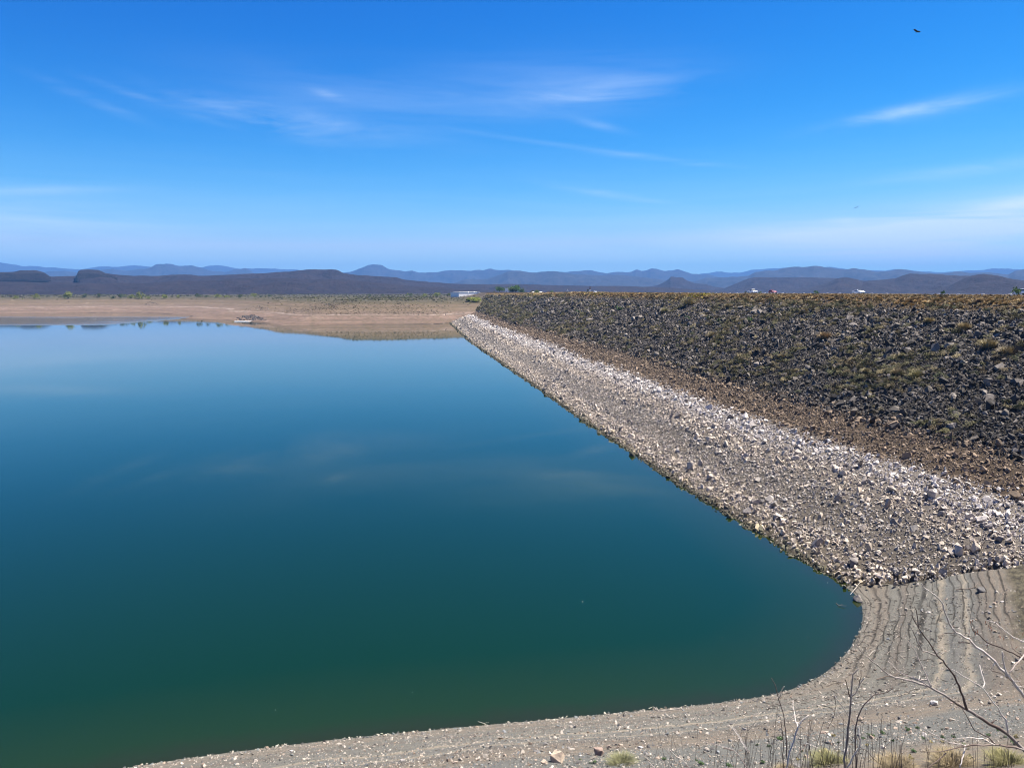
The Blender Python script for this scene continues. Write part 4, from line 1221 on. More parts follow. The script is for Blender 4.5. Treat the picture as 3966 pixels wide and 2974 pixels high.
def vehicle(name, kind, px, D, pmat, label, s_=None):
    x, y = crest_at(px, D)
    r_ = empty(name, (x, y, Z_CREST + .02), math.atan2(-AX[1], -AX[0])); tag(r_, label, {'pickup': 'pickup truck'}.get(kind, 'car'))
    if kind == 'pickup':
        L, W, wr, wb = 5.3, .92, .39, 1.6
        body = [(-2.65, .5), (-2.65, 1.05), (2.45, 1.08), (2.62, .95), (2.65, .5)]
        cab = [(-.55, 1.05), (-.42, 1.62), (-.2, 1.76), (.95, 1.74), (1.42, 1.08)]
        glass = [(-.36, 1.12), (-.27, 1.60), (.86, 1.62), (1.18, 1.12)]
    elif kind == 'hatch':
        L, W, wr, wb = 4.0, .85, .31, 1.25
        body = [(-2.0, .38), (-2.02, .85), (-1.85, .98), (1.3, .95), (1.95, .8), (2.02, .38)]
        cab = [(-1.9, .95), (-1.65, 1.38), (-1.3, 1.48), (.15, 1.48), (1.15, .95)]
        glass = [(-1.55, 1.0), (-1.35, 1.36), (.12, 1.39), (.86, 1.0)]
    else:
        L, W, wr, wb = 4.7, .88, .33, 1.38
        body = [(-2.33, .38), (-2.35, .92), (-2.2, .98), (1.35, .96), (2.2, .80), (2.36, .66), (2.36, .38)]
        cab = [(-1.75, .95), (-1.0, 1.36), (-.55, 1.45), (.25, 1.45), (1.3, .95)]
        glass = [(-1.3, 1.0), (-.85, 1.31), (.22, 1.37), (.98, 1.0)]
    bevel(mesh_obj('body', *prism(body, W), pmat, r_), .09, 3)
    bevel(mesh_obj('cabin', *prism([(a, b + .004) for a, b in cab], W - .05, .32, 1.0), pmat, r_), .06, 2)
    for sg in (-1, 1):
        gz = [((a), sg * (W - .04 - max(0, b - 1.0) * .30), b) for a, b in glass]
        gz2 = [(a, q - sg * .03, b) for a, q, b in gz]; n = len(gz)
        mesh_obj('side_window', gz + gz2, [tuple(range(n)), tuple(range(2 * n - 1, n - 1, -1))] + [(i, (i + 1) % n, n + (i + 1) % n, n + i) for i in range(n)], MGLASS, r_)
    # windscreen and rear window lie just proud of the sloping cabin ends
    for nm, (a, b) in (('windscreen', (cab[-1], cab[-2])), ('rear_window', (cab[0], cab[1]))):
        d_ = Vector((b[0] - a[0], 0, b[1] - a[1])); nrm = Vector((d_.z, 0, -d_.x)).normalized() * (.03 if nm == 'windscreen' else -.03)
        q0 = Vector((a[0], 0, a[1])) + d_ * .12 + nrm; q1 = Vector((a[0], 0, a[1])) + d_ * .92 + nrm
        w0, w1 = W - .14, W - .05 - (q1.z - 1.0) * .32 - .07
        V = [(q0.x, -w0, q0.z), (q0.x, w0, q0.z), (q1.x, w1, q1.z), (q1.x, -w1, q1.z)]
        V2 = [(a_ - nrm.x * .6, b_, c_ - nrm.z * .6) for a_, b_, c_ in V]
        mesh_obj(nm, V + V2, [(0, 1, 2, 3), (7, 6, 5, 4), (0, 4, 5, 1), (1, 5, 6, 2), (2, 6, 7, 3), (3, 7, 4, 0)], MGLASS, r_)
    for sx in (-1, 1):
        for sy in (-1, 1):
            wv_, wf = tube([(0, -.11, 0), (0, .11, 0)], [wr, wr], 18)
            w_ = mesh_obj('wheel', wv_, wf, MTY, r_); w_.location = (sx * wb, sy * (W - .08), wr)
            rv, rf_ = tube([(0, -.02, 0), (0, .02, 0)], [wr * .62, wr * .62], 14)
            q = mesh_obj('rim', rv, rf_, MRIM, w_); q.location = (0, sy * .105, 0)
    for sy in (-1, 1):
        mesh_obj('headlight', *box(L / 2 - .12, L / 2 + .03, sy * (W - .22) - .16, sy * (W - .22) + .16, .66, .8), MHL, r_)
        mesh_obj('tail_light', *box(-L / 2 - .03, -L / 2 + .1, sy * (W - .16) - .12, sy * (W - .16) + .12, .72, .92), MTL, r_)
        mesh_obj('mirror', *box(cab[-1][0] - .35, cab[-1][0] - .2, sy * (W + .08) - .09, sy * (W + .08) + .09, 1.05, 1.18), pmat, r_)
    mesh_obj('bumper', *box(L / 2 - .06, L / 2 + .07, -W + .08, W - .08, .36, .56), MBMP, r_)
    mesh_obj('bumper', *box(-L / 2 - .07, -L / 2 + .06, -W + .08, W - .08, .38, .58), MBMP, r_)
    if kind == 'pickup': mesh_obj('load_bed', *box(-2.5, -.75, -.78, .78, 1.06, 1.12), MBMP, r_)
    return r_


PW = paint('white_car_paint', (.80, .81, .82)); PRD = paint('red_car_paint', (.38, .02, .03))
vehicle('white_sedan', 'sedan', 3326, 139.2, PW, 'white sedan driving on the dam crest, right of the red car')
vehicle('pickup_truck', 'pickup', 2914, 139.2, PW, 'white pickup truck driving on the dam crest behind a roadside bush')
vehicle('red_hatchback', 'hatch', 2993, 142.6, PRD, 'small dark red car on the dam crest right of the pickup truck')
vehicle('white_sedan', 'sedan', 3972, 142.8, PW, 'white car cut by the right edge, only its rear half in view')
vehicle('white_hatchback', 'hatch', 2305, 142.6, PW, 'distant white car on the crest just right of the monument')

# ------------------------------------------------------------------ far shore vegetation and rocks
fb = [(265, 1150, 44), (140, 1152, 30), (255, 1147, 26), (60, 1152, 22), (437, 1154, 24), (470, 1151, 34), (510, 1150, 30), (545, 1152, 42), (570, 1153, 20), (330, 1148, 26), (385, 1148, 24), (640, 1151, 34), (690, 1149, 20), (765, 1147, 28), (800, 1148, 18), (845, 1148, 30), (880, 1148, 22),
      (930, 1148, 26), (985, 1146, 28), (1010, 1148, 16), (1045, 1145, 18), (1430, 1143, 22), (1590, 1144, 26), (1645, 1145, 28), (1690, 1144, 40), (1580, 1141, 20), (1740, 1143, 26), (1480, 1142, 18)]
wid = {265: 'widest yellow green bush on the far shore at the left', 545: 'broad yellow green bush right of the dark bushes on the far shore', 470: 'dark green bush in the middle of the far shore clump', 1690: 'long yellow green bush left of the white building'}
for i, (px, py, w) in enumerate(fb):
    p = far_at(px, py + 6); dd_ = math.hypot(p.x, p.y); wd_ = w / F_PX * dd_
    V, Fc = leafball(700 + i, 300, wd_ * .5, wd_ * random.uniform(.32, .48), wd_ * .05, 7)
    o = mesh_obj('shore_bush', V, Fc, MAT_GRASS, None, loc=p)
    yg = random.random() < .5 or px in (265, 545, 1690)
    o['col'] = (.14, .16, .035, 1.0) if yg else (.055, .075, .03, 1.0)
    if px in wid: tag(o, wid[px], 'bush')
    else: tag(o, ('yellow green' if yg else 'dark green') + ' low bush on the far plain behind the bare lake bed', 'bush', ('yellow green' if yg else 'dark green') + ' bushes on the far plain')
# thin scrub: countless small bushes on the plain
n = 20000
a = rng.uniform(-.62, -.03, n); r_ = 950 + 2400 * rng.random(n) ** 1.3
x, y = np.sin(a) * r_, np.cos(a) * r_; zf2 = far_z(x, y)
dens = np.interp(zf2, [15, 20, 23, 24.5, 26], [.01, .12, .5, 1.0, 1.1]) * np.clip(.5 + fbm(x * .006, y * .006, 95, 3) * 2.4, .03, 1)
ok = rng.random(n) < dens; x, y, zf2, r_ = x[ok], y[ok], zf2[ok], r_[ok]; n = len(x)
sz = rng.uniform(1.6, 4.6, n) * (r_ / 1600) ** .4
c = straw(n, [(.055, .065, .03), (.05, .055, .035), (.08, .08, .035), (.10, .085, .05), (.12, .13, .035)])
scatter('plain_scrub', np.column_stack([x, y, zf2 - .1]), np.column_stack([np.zeros(n), np.zeros(n), rng.uniform(0, 6, n)]), np.column_stack([sz, sz, sz * .75]), c, rng.integers(0, 4, n), SHRUBS)
n = 9000
a = rng.uniform(-.30, -.045, n); r_ = rng.uniform(850, 1150, n)
x, y = np.sin(a) * r_, np.cos(a) * r_; zf2 = far_z(x, y)
ok = (zf2 > 9.5) & (zf2 < 23) & (rng.random(n) < np.clip(.3 + fbm(x * .01, y * .02, 96, 3) * 3, .02, 1)); x, y, zf2 = x[ok], y[ok], zf2[ok]; n = len(x)
sz = rng.uniform(.8, 2.6, n)
scatter('dead_scrub', np.column_stack([x, y, zf2 - .05]), np.column_stack([np.zeros(n), np.zeros(n), rng.uniform(0, 6, n)]), np.column_stack([sz, sz, sz * .5]), straw(n, [(.10, .085, .05), (.07, .06, .04), (.17, .14, .085)]), rng.integers(0, 4, n), SHRUBS)


def outcrop(cx0, cx1, py0, py1, n, smin, smax_, label, col=(.07, .065, .062)):
    pc = far_at((cx0 + cx1) / 2, (py0 + py1) / 2); root = empty('rock_outcrop', pc); tag(root, label, 'rocks')
    pp, ss = [], []
    for k_ in range(n):
        px = random.triangular(cx0, cx1, (cx0 + cx1) / 2 + (cx1 - cx0) * .1); q = 1 - abs(px - (cx0 + cx1) / 2) / ((cx1 - cx0) / 2)
        p = far_at(px, random.uniform(py1 - (py1 - py0) * (.25 + .75 * q), py1)); pp.append(p - pc); ss.append(random.uniform(smin, smax_))
    n = len(pp); sz = np.array(ss)
    o = scatter('rocks', [tuple(p) for p in pp], rng.uniform(-.5, .5, (n, 3)) + np.column_stack([np.zeros(n), np.zeros(n), rng.uniform(-.6, .6, n)]), sz[:, None] * np.array([1.8, .9, .8]), np.array([col] * n) * rng.uniform(.5, 1.6, (n, 1)), rng.integers(0, 14, n), ROCKS)
    o.parent = root
    return root


outcrop(905, 1035, 1218, 1242, 150, 1.0, 3.2, 'dark heap of rocks at the tip of the far shore by the water')
outcrop(540, 625, 1168, 1182, 60, .8, 2.2, 'thin dark line of rocks across the lake bed at the left')
outcrop(930, 1060, 1182, 1204, 90, .6, 1.8, 'grey brown rocky rise above the dark heap of rocks', (.13, .11, .09))
outcrop(1255, 1285, 1174, 1182, 24, .8, 2.0, 'small dark rock cluster on the grassy lake bed')
outcrop(1715, 1735, 1217, 1222, 16, 1.0, 2.2, 'pale rock patch on the lake bed left of the dam end', (.33, .25, .2))
outcrop(1690, 1700, 1182, 1186, 8, .8, 1.6, 'isolated dark rock on the lake bed', (.04, .035, .03))
p = far_at(932, 1240); u = p.length / F_PX; d_ = ray(945, 1246); t = -H_CAM / d_[2]
sl = mesh_obj('pale_slab', *box(-32 * u, 32 * u, -2.5, 2.5, -.3, .55), MWALL, None, loc=(d_[0] * t, d_[1] * t, .1)); bevel(sl, .2)
sl.rotation_euler = (0, 0, .1); tag(sl, 'thin pale slab lying in the water before the dark rock heap', 'slab')

# ------------------------------------------------------------------ birds
MBD = plain('black_feathers', (.012, .012, .016), .7, .2)


def bird(px, py, dist, rz, roll, pitch_, span, label):
    p = at(px, py, dist); b = empty('soaring_vulture', p); b.rotation_euler = (roll, pitch_, rz); tag(b, label, 'bird', 'vultures in the sky')
    k_ = span / 2
    body = tube([(.34 * k_, 0, .02 * k_), (.24 * k_, 0, .03 * k_), (.1 * k_, 0, 0), (-.15 * k_, 0, 0), (-.3 * k_, 0, .01 * k_)], [.012 * k_, .035 * k_, .085 * k_, .07 * k_, .02 * k_], 8)
    mesh_obj('body', *body, MBD, b)
    mesh_obj('tail', [(-.25 * k_, -.05 * k_, .01), (-.25 * k_, .05 * k_, .01), (-.5 * k_, .1 * k_, .0), (-.5 * k_, -.1 * k_, .0), (-.25 * k_, 0, .04 * k_), (-.5 * k_, 0, .02 * k_)], [(0, 1, 2, 3), (0, 4, 1), (3, 2, 5), (0, 3, 5, 4), (1, 4, 5, 2)], MBD, b)
    for sg in (-1, 1):
        O = [(.15, .05, .0), (.20, .4, .10), (.14, .75, .20), (.02, 1.0, .30), (-.20, .98, .29), (-.24, .7, .19), (-.28, .35, .09), (-.20, .05, 0)]
        up = [(a * k_, sg * b_ * k_, c_ * k_ + .02 * k_) for a, b_, c_ in O]; dn_ = [(a * k_, sg * b_ * k_, c_ * k_ - .012 * k_) for a, b_, c_ in O]
        Fc = [(0, 1, 6, 7), (1, 2, 5, 6), (2, 3, 4, 5)]; Fl = [tuple(8 + i for i in f[::-1]) for f in Fc]
        rim_ = [(i, 8 + i, 8 + (i + 1) % 8, (i + 1) % 8) for i in range(8)]
        mesh_obj('wing', up + dn_, Fc + Fl + rim_, MBD, b)


bird(3553, 123, 170, R(-68), R(-14), R(-22), 1.85, 'larger black vulture soaring near the top right corner')
bird(3320, 803, 280, R(-100), R(24), R(-15), 1.8, 'smaller black vulture low in the sky above the white sedan')

# ------------------------------------------------------------------ driftwood and sticks
MWD = plain('weathered_wood', (.38, .34, .28), .9, .3, 4); MWD2 = plain('dark_driftwood', (.14, .11, .085), .9, .3, 4)


def stick(name, pix, r0, r1, label, mat, cat='branch', lift=.06, water_=False, extra=()):
    def w3(px, py, k_):
        if water_:
            d_ = ray(px, py); t = -H_CAM / d_[2]; return Vector((d_[0] * t, d_[1] * t, .03 + lift * k_))
        p = bank_at(px, py); return p + Vector((0, 0, lift * (1 + .6 * math.sin(k_ * 2.1))))
    P_ = [w3(a, b, i) for i, (a, b) in enumerate(pix)]
    o0 = P_[0].copy(); root = empty(name, o0); tag(root, label, cat)
    mesh_obj('stem', *tube([p - o0 for p in P_], list(np.linspace(r0, r1, len(P_))), 6), mat, root)
    for e in extra:
        Q = [w3(a, b, i + 1) for i, (a, b) in enumerate(e)]
        mesh_obj('twig', *tube([p - o0 for p in Q], list(np.linspace(r1 * 1.1, r1 * .4, len(Q))), 5), mat, root)
    return root


stick('long_dry_pole', [(3293, 2314), (3330, 2272), (3370, 2240), (3410, 2215), (3446, 2200)], .035, .05, 'long dry pole leaning from the water corner across the pale rocks', MWD, lift=.35)
stick('driftwood_branch', [(2512, 2748), (2530, 2744), (2555, 2756), (2590, 2754), (2632, 2752)], .03, .05, 'pale forked driftwood at the near waterline, middle of the shore', MWD, lift=.12, extra=[[(2580, 2776), (2600, 2782), (2620, 2779)]])
stick('driftwood_twig', [(1840, 2798), (1855, 2806), (1880, 2806)], .015, .03, 'thin pale twigs sticking up at the near waterline left of the forked driftwood', MWD, lift=.18, extra=[[(1862, 2785), (1875, 2800), (1888, 2806)], [(1880, 2784), (1890, 2798), (1893, 2805)]])
stick('submerged_branch', [(3238, 2336), (3248, 2345), (3258, 2349), (3278, 2351)], .03, .02, 'dark forked branch poking from the water near the corner', MWD2, lift=.05, water_=True, extra=[[(3245, 2348), (3255, 2348), (3262, 2344)]])
stick('submerged_branch', [(3228, 2560), (3236, 2568), (3250, 2574), (3262, 2580)], .03, .02, 'dark twig at the bottom of the bay where the bank curves', MWD2, lift=.05, extra=[[(3232, 2572), (3245, 2576)]])
stick('curved_dead_branch', [(3702, 2288), (3730, 2287), (3755, 2282), (3775, 2278), (3787, 2262)], .06, .03, 'dark curved dead branch lying on the smooth grey bank', MWD2, lift=.12)
stick('driftwood_branch', [(3395, 2635), (3430, 2626), (3470, 2618), (3520, 2614)], .05, .03, 'dark driftwood strip at the foot of the striped bank', MWD2, lift=.1, extra=[[(3410, 2628), (3440, 2634)], [(3460, 2620), (3490, 2606)]])
stick('driftwood_branch', [(3365, 2545), (3380, 2530), (3394, 2518)], .03, .02, 'short pale stick near the bay corner, below the striped bank', MWD, lift=.15)
# small litter of twigs caught on the old water levels
TW = [proto('twig_shape', *join([tube([(-.5, 0, .02), (0, .05, .06), (.5, -.04, .02)], [.03, .035, .012], 4), tube([(0, .05, .05), (.25, .25, .10)], [.02, .008], 4)]), MAT_ROCK) for i in range(2)]
n = 9500
azr = rng.uniform(.28, .60, n); rad = rng.uniform(56, 96, n); x, y = rad * np.sin(azr), rad * np.cos(azr); d = shore_dist(x, y)
ph = ((d + fbm(x * .25, y * .25, 9, 3) * .9) / .82) % 1.0
s_ = x * AX[0] + y * AX[1]; D_ = x * PX[0] + y * PX[1]
ok = (d > 0) & (d < 11) & ((ph > .66) | (rng.random(n) < .15)) & ~((s_ > s_start(D_) + 1)) & (rng.random(n) < np.interp(d, [0, 4, 8, 11], [1, .8, .45, .1])) & (rng.random(n) < np.clip((X.min() * 0 + x - 18) / 14, .06, 1))
x, y, d = x[ok], y[ok], d[ok]; n = len(x); z = bank_z(x, y, d)
sz = rng.uniform(.25, .9, n) ** 1.3
c = np.where((rng.random(n) < .62)[:, None], np.array([.055, .045, .036]), np.array([.36, .32, .26])) * rng.uniform(.6, 1.4, (n, 1))
scatter('twig_litter', np.column_stack([x, y, z + .02]), np.column_stack([rng.uniform(-.3, .3, n), rng.uniform(-.3, .3, n), rng.uniform(0, 6.28, n)]), np.repeat(sz[:, None], 3, 1), c, rng.integers(0, 2, n), TW).parent = bank
# floating flecks
for i, (px, py) in enumerate([(1067, 2748), (1597, 2680), (1325, 2486), (3127, 2468), (2797, 2468), (3088, 2142), (3205, 2256), (2256, 2330)]):
    d_ = ray(px, py); t = -H_CAM / d_[2]
    o = bpy.data.objects.new('floating_fleck', PEBBLES[i % 6].data); COL.objects.link(o); o.location = (d_[0] * t, d_[1] * t, .01); q = .07 if i < 5 else .12; o.scale = (q * 1.5, q, q * .4)
    o['col'] = (.7, .7, .68, 1); tag(o, 'tiny pale fleck afloat on the green water', 'debris', 'flecks floating on the lake')

# ------------------------------------------------------------------ bare shrubs in front of the camera
MTW = M('twig_bark', .85, .2); nz = MTW.noise(MTW.obj(), 14, 5, .7); nw = MTW.noise(MTW.obj(), 2.2, 2)
MTW.color(MTW.mix(MTW.mrange(nw, .42, .60), MTW.mix(nz, (.20, .165, .14), (.42, .37, .33)), MTW.mix(nz, (.06, .042, .034), (.14, .10, .08)))); MTW.bump(nz, .5, .003)
MTP = M('pale_twig_bark', .85, .2); nz = MTP.noise(MTP.obj(), 16, 5, .7); MTP.color(MTP.mix(nz, (.34, .29, .25), (.58, .52, .46))); MTP.bump(nz, .4, .002)
MTD = M('dark_twig_bark', .85, .2); nz = MTD.noise(MTD.obj(), 16, 5, .7); MTD.color(MTD.mix(nz, (.045, .032, .026), (.13, .095, .08))); MTD.bump(nz, .4, .002)
MLF = M('dead_leaf', .8, .2); nz = MLF.noise(MLF.obj(), 30, 3); MLF.color(MLF.mix(nz, (.10, .035, .02), (.20, .085, .045)))


def c1(pts): return [(3100 + a / 1.898, 2100 + b / 1.898) for a, b in pts]
def c2(pts): return [(2800 + a / 1.897, 2500 + b / 1.897) for a, b in pts]
def c3(pts): return [(1900 + a / 2.212, 2600 + b / 2.212) for a, b in pts]


def branch(root, pix, w0, w1, dep0, dep1, mat=None, thorns=True, name='branch', seed=0):
    rr = random.Random(len(pix) * 31 + int(pix[0][0]) + seed); n0 = len(pix)
    P_ = []
    for i, (a, b) in enumerate(pix):
        k_ = i / (n0 - 1); P_.append(at(a, b, dep0 + (dep1 - dep0) * k_))
    # refine with slight kinks
    Q = [P_[0]]
    for i in range(n0 - 1):
        a, b = P_[i], P_[i + 1]; L = (b - a).length
        for t in (.33, .66): Q.append(a.lerp(b, t) + Vector((rr.gauss(0, 1), rr.gauss(0, 1), rr.gauss(0, 1))) * L * .018)
        Q.append(b)
    m_ = len(Q); rad = []
    for i in range(m_):
        k_ = i / (m_ - 1); w = .82 * (w0 + (w1 - w0) * k_ ** .8) / F_PX * (dep0 + (dep1 - dep0) * k_) / 2
        rad.append(w * (1 + .12 * rr.uniform(-1, 1)))
    o0 = root.location; parts_ = [tube([q - o0 for q in Q], rad, 7)]
    if thorns:
        for i in range(1, m_ - 1):
            for _ in range(2):
                if rr.random() < .5:
                    dv = Vector((rr.gauss(0, 1), rr.gauss(0, 1), rr.gauss(0, 1))).normalized(); ln = rad[i] * rr.uniform(2.2, 4.5)
                    q = Q[i].lerp(Q[i + 1], rr.random())
                    parts_.append(tube([q - o0, q - o0 + dv * ln], [rad[i] * .6, rad[i] * .12], 4))
    return mesh_obj(name, *join(parts_), mat or MTW.m, root, smooth=True)


def ground_under(p):
    return float(bank_z(np.array([p.x]), np.array([p.y]))[0])


p = at(4300, 3300, 3.3); gx, gy = p.x + .5, p.y - .2; gz_ = ground_under(Vector((gx, gy, 0)))
shrub = empty('bare_thorny_shrub', (gx, gy, gz_)); tag(shrub, 'large bare thorny shrub reaching in from the bottom right corner', 'shrub')
MAIN = Vector(at(3966 + 60, 2100 + 1560 / 1.898 + 60, 3.1))
hub = at(4120, 3060, 3.15)
mesh_obj('main_stem', *tube([Vector((0, 0, -.15)), Vector((-.02, 0, (hub.z - gz_) * .5)) , hub - shrub.location], [.022, .018, .014], 8), MTW.m, shrub, smooth=True)
HP = [(4120, 3060)]
br = branch(shrub, HP + c1([(1644, 1525), (1520, 1405), (1330, 1290), (1220, 1225), (1160, 1190), (1060, 1120), (950, 1060), (830, 1020), (690, 990), (640, 965), (560, 895), (470, 830), (405, 755)]), 20, 3, 3.15, 2.9)
for pts, w0, w1, d0, d1, mt in [
        ([(1222, 1225), (1175, 1090), (1135, 985), (1060, 890), (1005, 830), (940, 725), (870, 630), (820, 535)], 12, 3, 3.03, 2.8, MTD.m),
        ([(1005, 830), (895, 795), (850, 700), (815, 625)], 7, 3, 2.92, 2.8, None),
        ([(870, 630), (855, 520), (840, 470)], 4, 3, 2.84, 2.8, MTD.m),
        ([(955, 1060), (925, 970), (880, 880), (845, 800), (790, 720)], 6, 3, 2.98, 3.1, None),
        ([(950, 1060), (880, 1015), (760, 970), (700, 930), (645, 870)], 7, 2.5, 2.98, 3.15, None),
        ([(1525, 1405), (1510, 1300), (1420, 1180), (1340, 1070), (1230, 1000), (1110, 930)], 8, 4, 3.08, 3.0, MTP.m),
        ([(1340, 1070), (1355, 1030), (1330, 960), (1318, 900)], 6, 4, 3.03, 3.1, MTP.m),
        ([(870, 1015), (878, 978)], 5, 3, 2.98, 3.0, MTP.m),
        ([(1644, 1525), (1550, 1500), (1420, 1485), (1300, 1487), (1200, 1490), (1130, 1475), (1030, 1440), (950, 1395), (880, 1345)], 10, 3, 3.1, 2.8, None),
        ([(1300, 1487), (1170, 1500), (1080, 1525), (1000, 1537), (880, 1537)], 7, 2.5, 2.95, 2.8, MTD.m),
        ([(1425, 1485), (1340, 1440), (1240, 1430), (1150, 1442)], 6, 2.5, 3.0, 2.9, MTP.m),
        ([(1430, 1480), (1380, 1430), (1280, 1380), (1230, 1290), (1185, 1215)], 6, 3, 3.02, 3.05, MTD.m),
        ([(1212, 1488), (1200, 1560), (1170, 1650)], 5, 5, 2.95, 2.9, MTP.m),
        ([(1070, 1545), (1000, 1610), (930, 1660)], 5, 5, 2.9, 2.85, MTD.m)]:
    branch(shrub, c1(pts), w0, w1, d0, d1, mt)
root_b = empty('bare_thorny_shrub', (gx + .55, gy - .1, ground_under(Vector((gx + .55, gy - .1, 0))))); tag(root_b, 'second bare shrub at the right edge with a few dead brown leaves', 'shrub')
hb = at(4260, 2960, 3.5)
mesh_obj('main_stem', *tube([Vector((0, 0, -.15)), (hb - root_b.location) * .5 + Vector((.02, 0, 0)), hb - root_b.location], [.02, .017, .013], 8), MTW.m, root_b, smooth=True)
for pts, w0, w1, d0, d1, mt in [
        ([(2202, 1632), (1900, 1400), (1644, 1135), (1560, 1020), (1500, 950), (1390, 840), (1240, 710), (1140, 660), (1090, 590), (1060, 510), (1030, 430), (960, 370), (905, 330), (890, 300)], 18, 3.5, 3.5, 3.1, MTP.m),
        ([(1140, 660), (1060, 668), (1010, 690)], 4, 2, 3.3, 3.2, MTD.m),
        ([(1245, 740), (1200, 735), (1160, 735)], 5, 3, 3.32, 3.3, MTD.m),
        ([(1535, 1000), (1500, 920), (1490, 870), (1482, 800)], 8, 5, 3.35, 3.3, MTP.m),
        ([(1900, 1400), (1800, 1080), (1644, 860), (1560, 810), (1440, 760), (1370, 735), (1320, 680), (1270, 650), (1250, 600)], 10, 3, 3.45, 3.6, MTD.m),
        ([(1800, 1080), (1760, 820), (1644, 730), (1560, 695), (1480, 630), (1430, 590), (1370, 570)], 8, 3, 3.46, 3.6, MTP.m),
        ([(1430, 600), (1450, 580)], 5, 3, 3.55, 3.5, MTP.m),
        ([(1538, 955), (1600, 880), (1660, 800)], 6, 7, 3.36, 3.5, MTW.m),
        ([(1560, 1020), (1480, 965), (1410, 945), (1400, 880)], 4, 2.5, 3.36, 3.5, MTD.m),
        ([(1644, 840), (1560, 780), (1545, 720)], 4, 2, 3.5, 3.6, MTD.m),
        ([(1644, 1080), (1600, 1010), (1560, 960)], 4, 2, 3.4, 3.5, MTD.m)]:
    branch(root_b, c1(pts), w0, w1, d0, d1, mt)
rl = random.Random(4)
for a, b in [(1250, 572), (1262, 566), (1240, 640), (1246, 668), (1236, 690), (1252, 700), (1275, 630), (1285, 655), (1300, 640), (1360, 575), (1385, 600), (1392, 615), (1410, 632), (1462, 682), (1492, 695), (1380, 745), (1565, 695), (1640, 655), (1598, 760)]:
    px, py = c1([(a, b)])[0]; q = at(px, py, rl.uniform(3.45, 3.6)) - root_b.location; s_ = rl.uniform(.007, .013)
    u_ = Vector((rl.uniform(-.5, .5), rl.uniform(-.5, .5), -1)).normalized(); v_ = u_.orthogonal().normalized(); w_ = u_.cross(v_)
    V = [q, q + u_ * s_ * .7 + v_ * s_ * .45, q + u_ * s_ * 2.2, q + u_ * s_ * .7 - v_ * s_ * .45, q + u_ * s_ * .9 + w_ * s_ * .25, q + u_ * s_ * .9 + w_ * s_ * .05]
    mesh_obj('dead_leaf', V, [(0, 1, 4), (1, 2, 4), (2, 3, 4), (3, 0, 4), (1, 0, 5), (2, 1, 5), (3, 2, 5), (0, 3, 5)], MLF.m, root_b)


def sapling(base_pix, depth, lab, brs, fn, r=.007):
    p = at(*fn([base_pix])[0], depth); gz2 = ground_under(p)
    rt = empty('bare_sapling', (p.x, p.y, gz2)); tag(rt, lab, 'sapling', 'bare saplings at the bottom edge')
    mt0 = brs[0][3]
    mesh_obj('stem', *tube([Vector((.03, 0, -.1)), Vector((.015, .01, (p.z - gz2) * .5)), p - rt.location], [r * 1.35, r * 1.2, r], 7), mt0, rt, smooth=True)
    for pts, w0, w1, mt in brs: branch(rt, fn(pts), w0, w1, depth, depth * random.uniform(.93, 1.05), mt)
    return rt


sapling((330, 1659), 2.6, 'upright dark bare stem forking into pale tips, at the bottom right', [([(330, 1659), (345, 1450), (358, 1320), (368, 1200), (372, 1150), (380, 1050), (385, 970), (430, 925)], 11, 4, MTW.m), ([(372, 1150), (350, 1080), (328, 1005)], 6, 3, MTD.m), ([(378, 1130), (430, 1060), (470, 995)], 6, 4, MTP.m), ([(432, 1060), (442, 1000), (445, 935)], 4, 2.5, MTD.m), ([(366, 1290), (320, 1220), (245, 1115)], 5, 3, MTP.m), ([(245, 1115), (262, 1200), (240, 1290), (200, 1370)], 3, 2, MTD.m)], c1, .006)
sapling((410, 1659), 2.8, 'reddish bare stem right of the tallest dark stem, bending right at its top', [([(410, 1659), (403, 1450), (408, 1350), (420, 1290), (450, 1220), (540, 1120), (640, 1100), (680, 1070)], 8, 3, MTD.m), ([(406, 1345), (370, 1290), (360, 1270)], 3, 2, MTD.m), ([(340, 1659), (410, 1540), (437, 1500), (430, 1360)], 7, 4, MTP.m), ([(437, 1500), (500, 1540), (560, 1610)], 3, 2, MTD.m)], c1, .005)
sapling((445, 895), 3.0, 'thin dark bare stem with a bud tip, left of the pale forked stem', [([(480, 895), (460, 620), (440, 480), (410, 400), (385, 290), (355, 235)], 5, 3, MTD.m), ([(445, 895), (440, 650), (425, 540), (385, 490)], 4, 2, MTD.m), ([(410, 385), (430, 330), (450, 300)], 5, 4, MTP.m)], c2, .004)
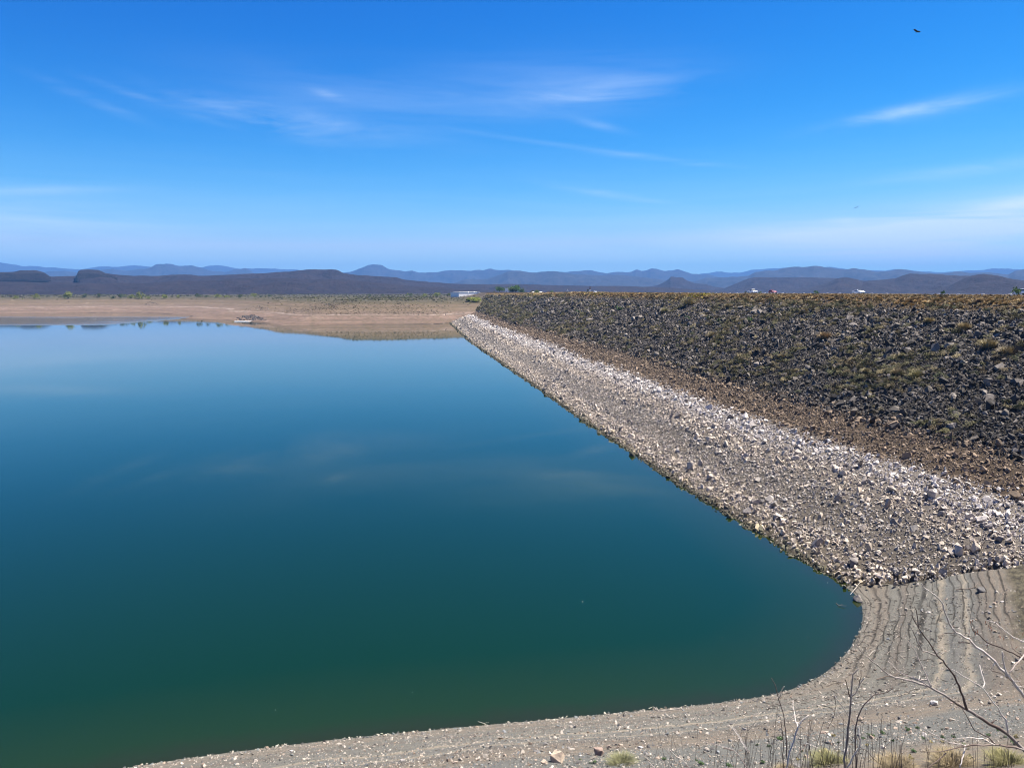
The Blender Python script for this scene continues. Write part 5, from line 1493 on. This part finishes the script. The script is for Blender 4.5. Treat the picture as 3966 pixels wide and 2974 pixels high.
sapling((470, 895), 2.9, 'pale forked bare stem curving over at its right tip', [([(470, 895), (490, 780), (530, 660), (550, 600), (580, 550), (630, 508)], 8, 4, MTP.m), ([(550, 600), (530, 530), (515, 400)], 5, 3, MTP.m), ([(625, 895), (622, 780), (610, 715), (660, 730), (700, 750)], 5, 2, MTP.m), ([(540, 820), (570, 770), (605, 740), (540, 700)], 3, 2, MTD.m)], c2, .005)
sapling((180, 895), 2.8, 'leaning bare twig pair at the bottom edge near the water', [([(185, 900), (130, 820), (80, 770), (0, 750)], 5, 3, MTD.m), ([(175, 770), (120, 670), (70, 600)], 4, 3, MTP.m)], c2, .004)
sapling((1700, 827), 2.9, 'slanting pale twig at the bottom edge right of the pale green tussock', [([(1700, 827), (1620, 740), (1535, 670)], 6, 3, MTP.m), ([(1410, 827), (1345, 760), (1325, 665)], 4, 2, MTP.m)], c3, .004)
sapling((2200, 827), 2.7, 'slanting bare twigs at the bottom edge left of the thin dark stem', [([(2200, 827), (2130, 720), (2080, 670), (1980, 640), (1830, 600)], 5, 2.5, MTW.m), ([(2212, 690), (2130, 550), (2070, 475)], 4, 3, MTP.m)], c3, .004)
# thicket of hair-thin dry stalks low in the frame
parts_ = []
for _ in range(120):
    px = random.choice([random.uniform(2500, 3950), random.uniform(2880, 3500)]); d0 = random.uniform(3.2, 7.0)
    top = random.uniform(2830, 2960) if random.random() < .7 else random.uniform(2780, 2850)
    tp = at(px, top, d0); bz = ground_under(tp); bx = tp.x + random.uniform(-.15, .15) * d0 * .3
    q0 = Vector((bx, tp.y, bz)); q1 = q0.lerp(tp, .5) + Vector((random.gauss(0, .03), 0, 0)); w = random.uniform(1.6, 2.8) / F_PX * d0 / 2
    parts_.append(tube([q0, q1, tp], [w * 1.3, w, w * .5], 4))
    for _k in range(random.randint(0, 3)):
        q = q1.lerp(tp, random.random()); parts_.append(tube([q, q + Vector((random.gauss(0, .05), random.gauss(0, .03), random.uniform(.03, .12)))], [w * .7, w * .3], 3))
tag(mesh_obj('dry_stalks', *join(parts_), MTD.m), kind='stuff')
print('objects', len(S.objects))
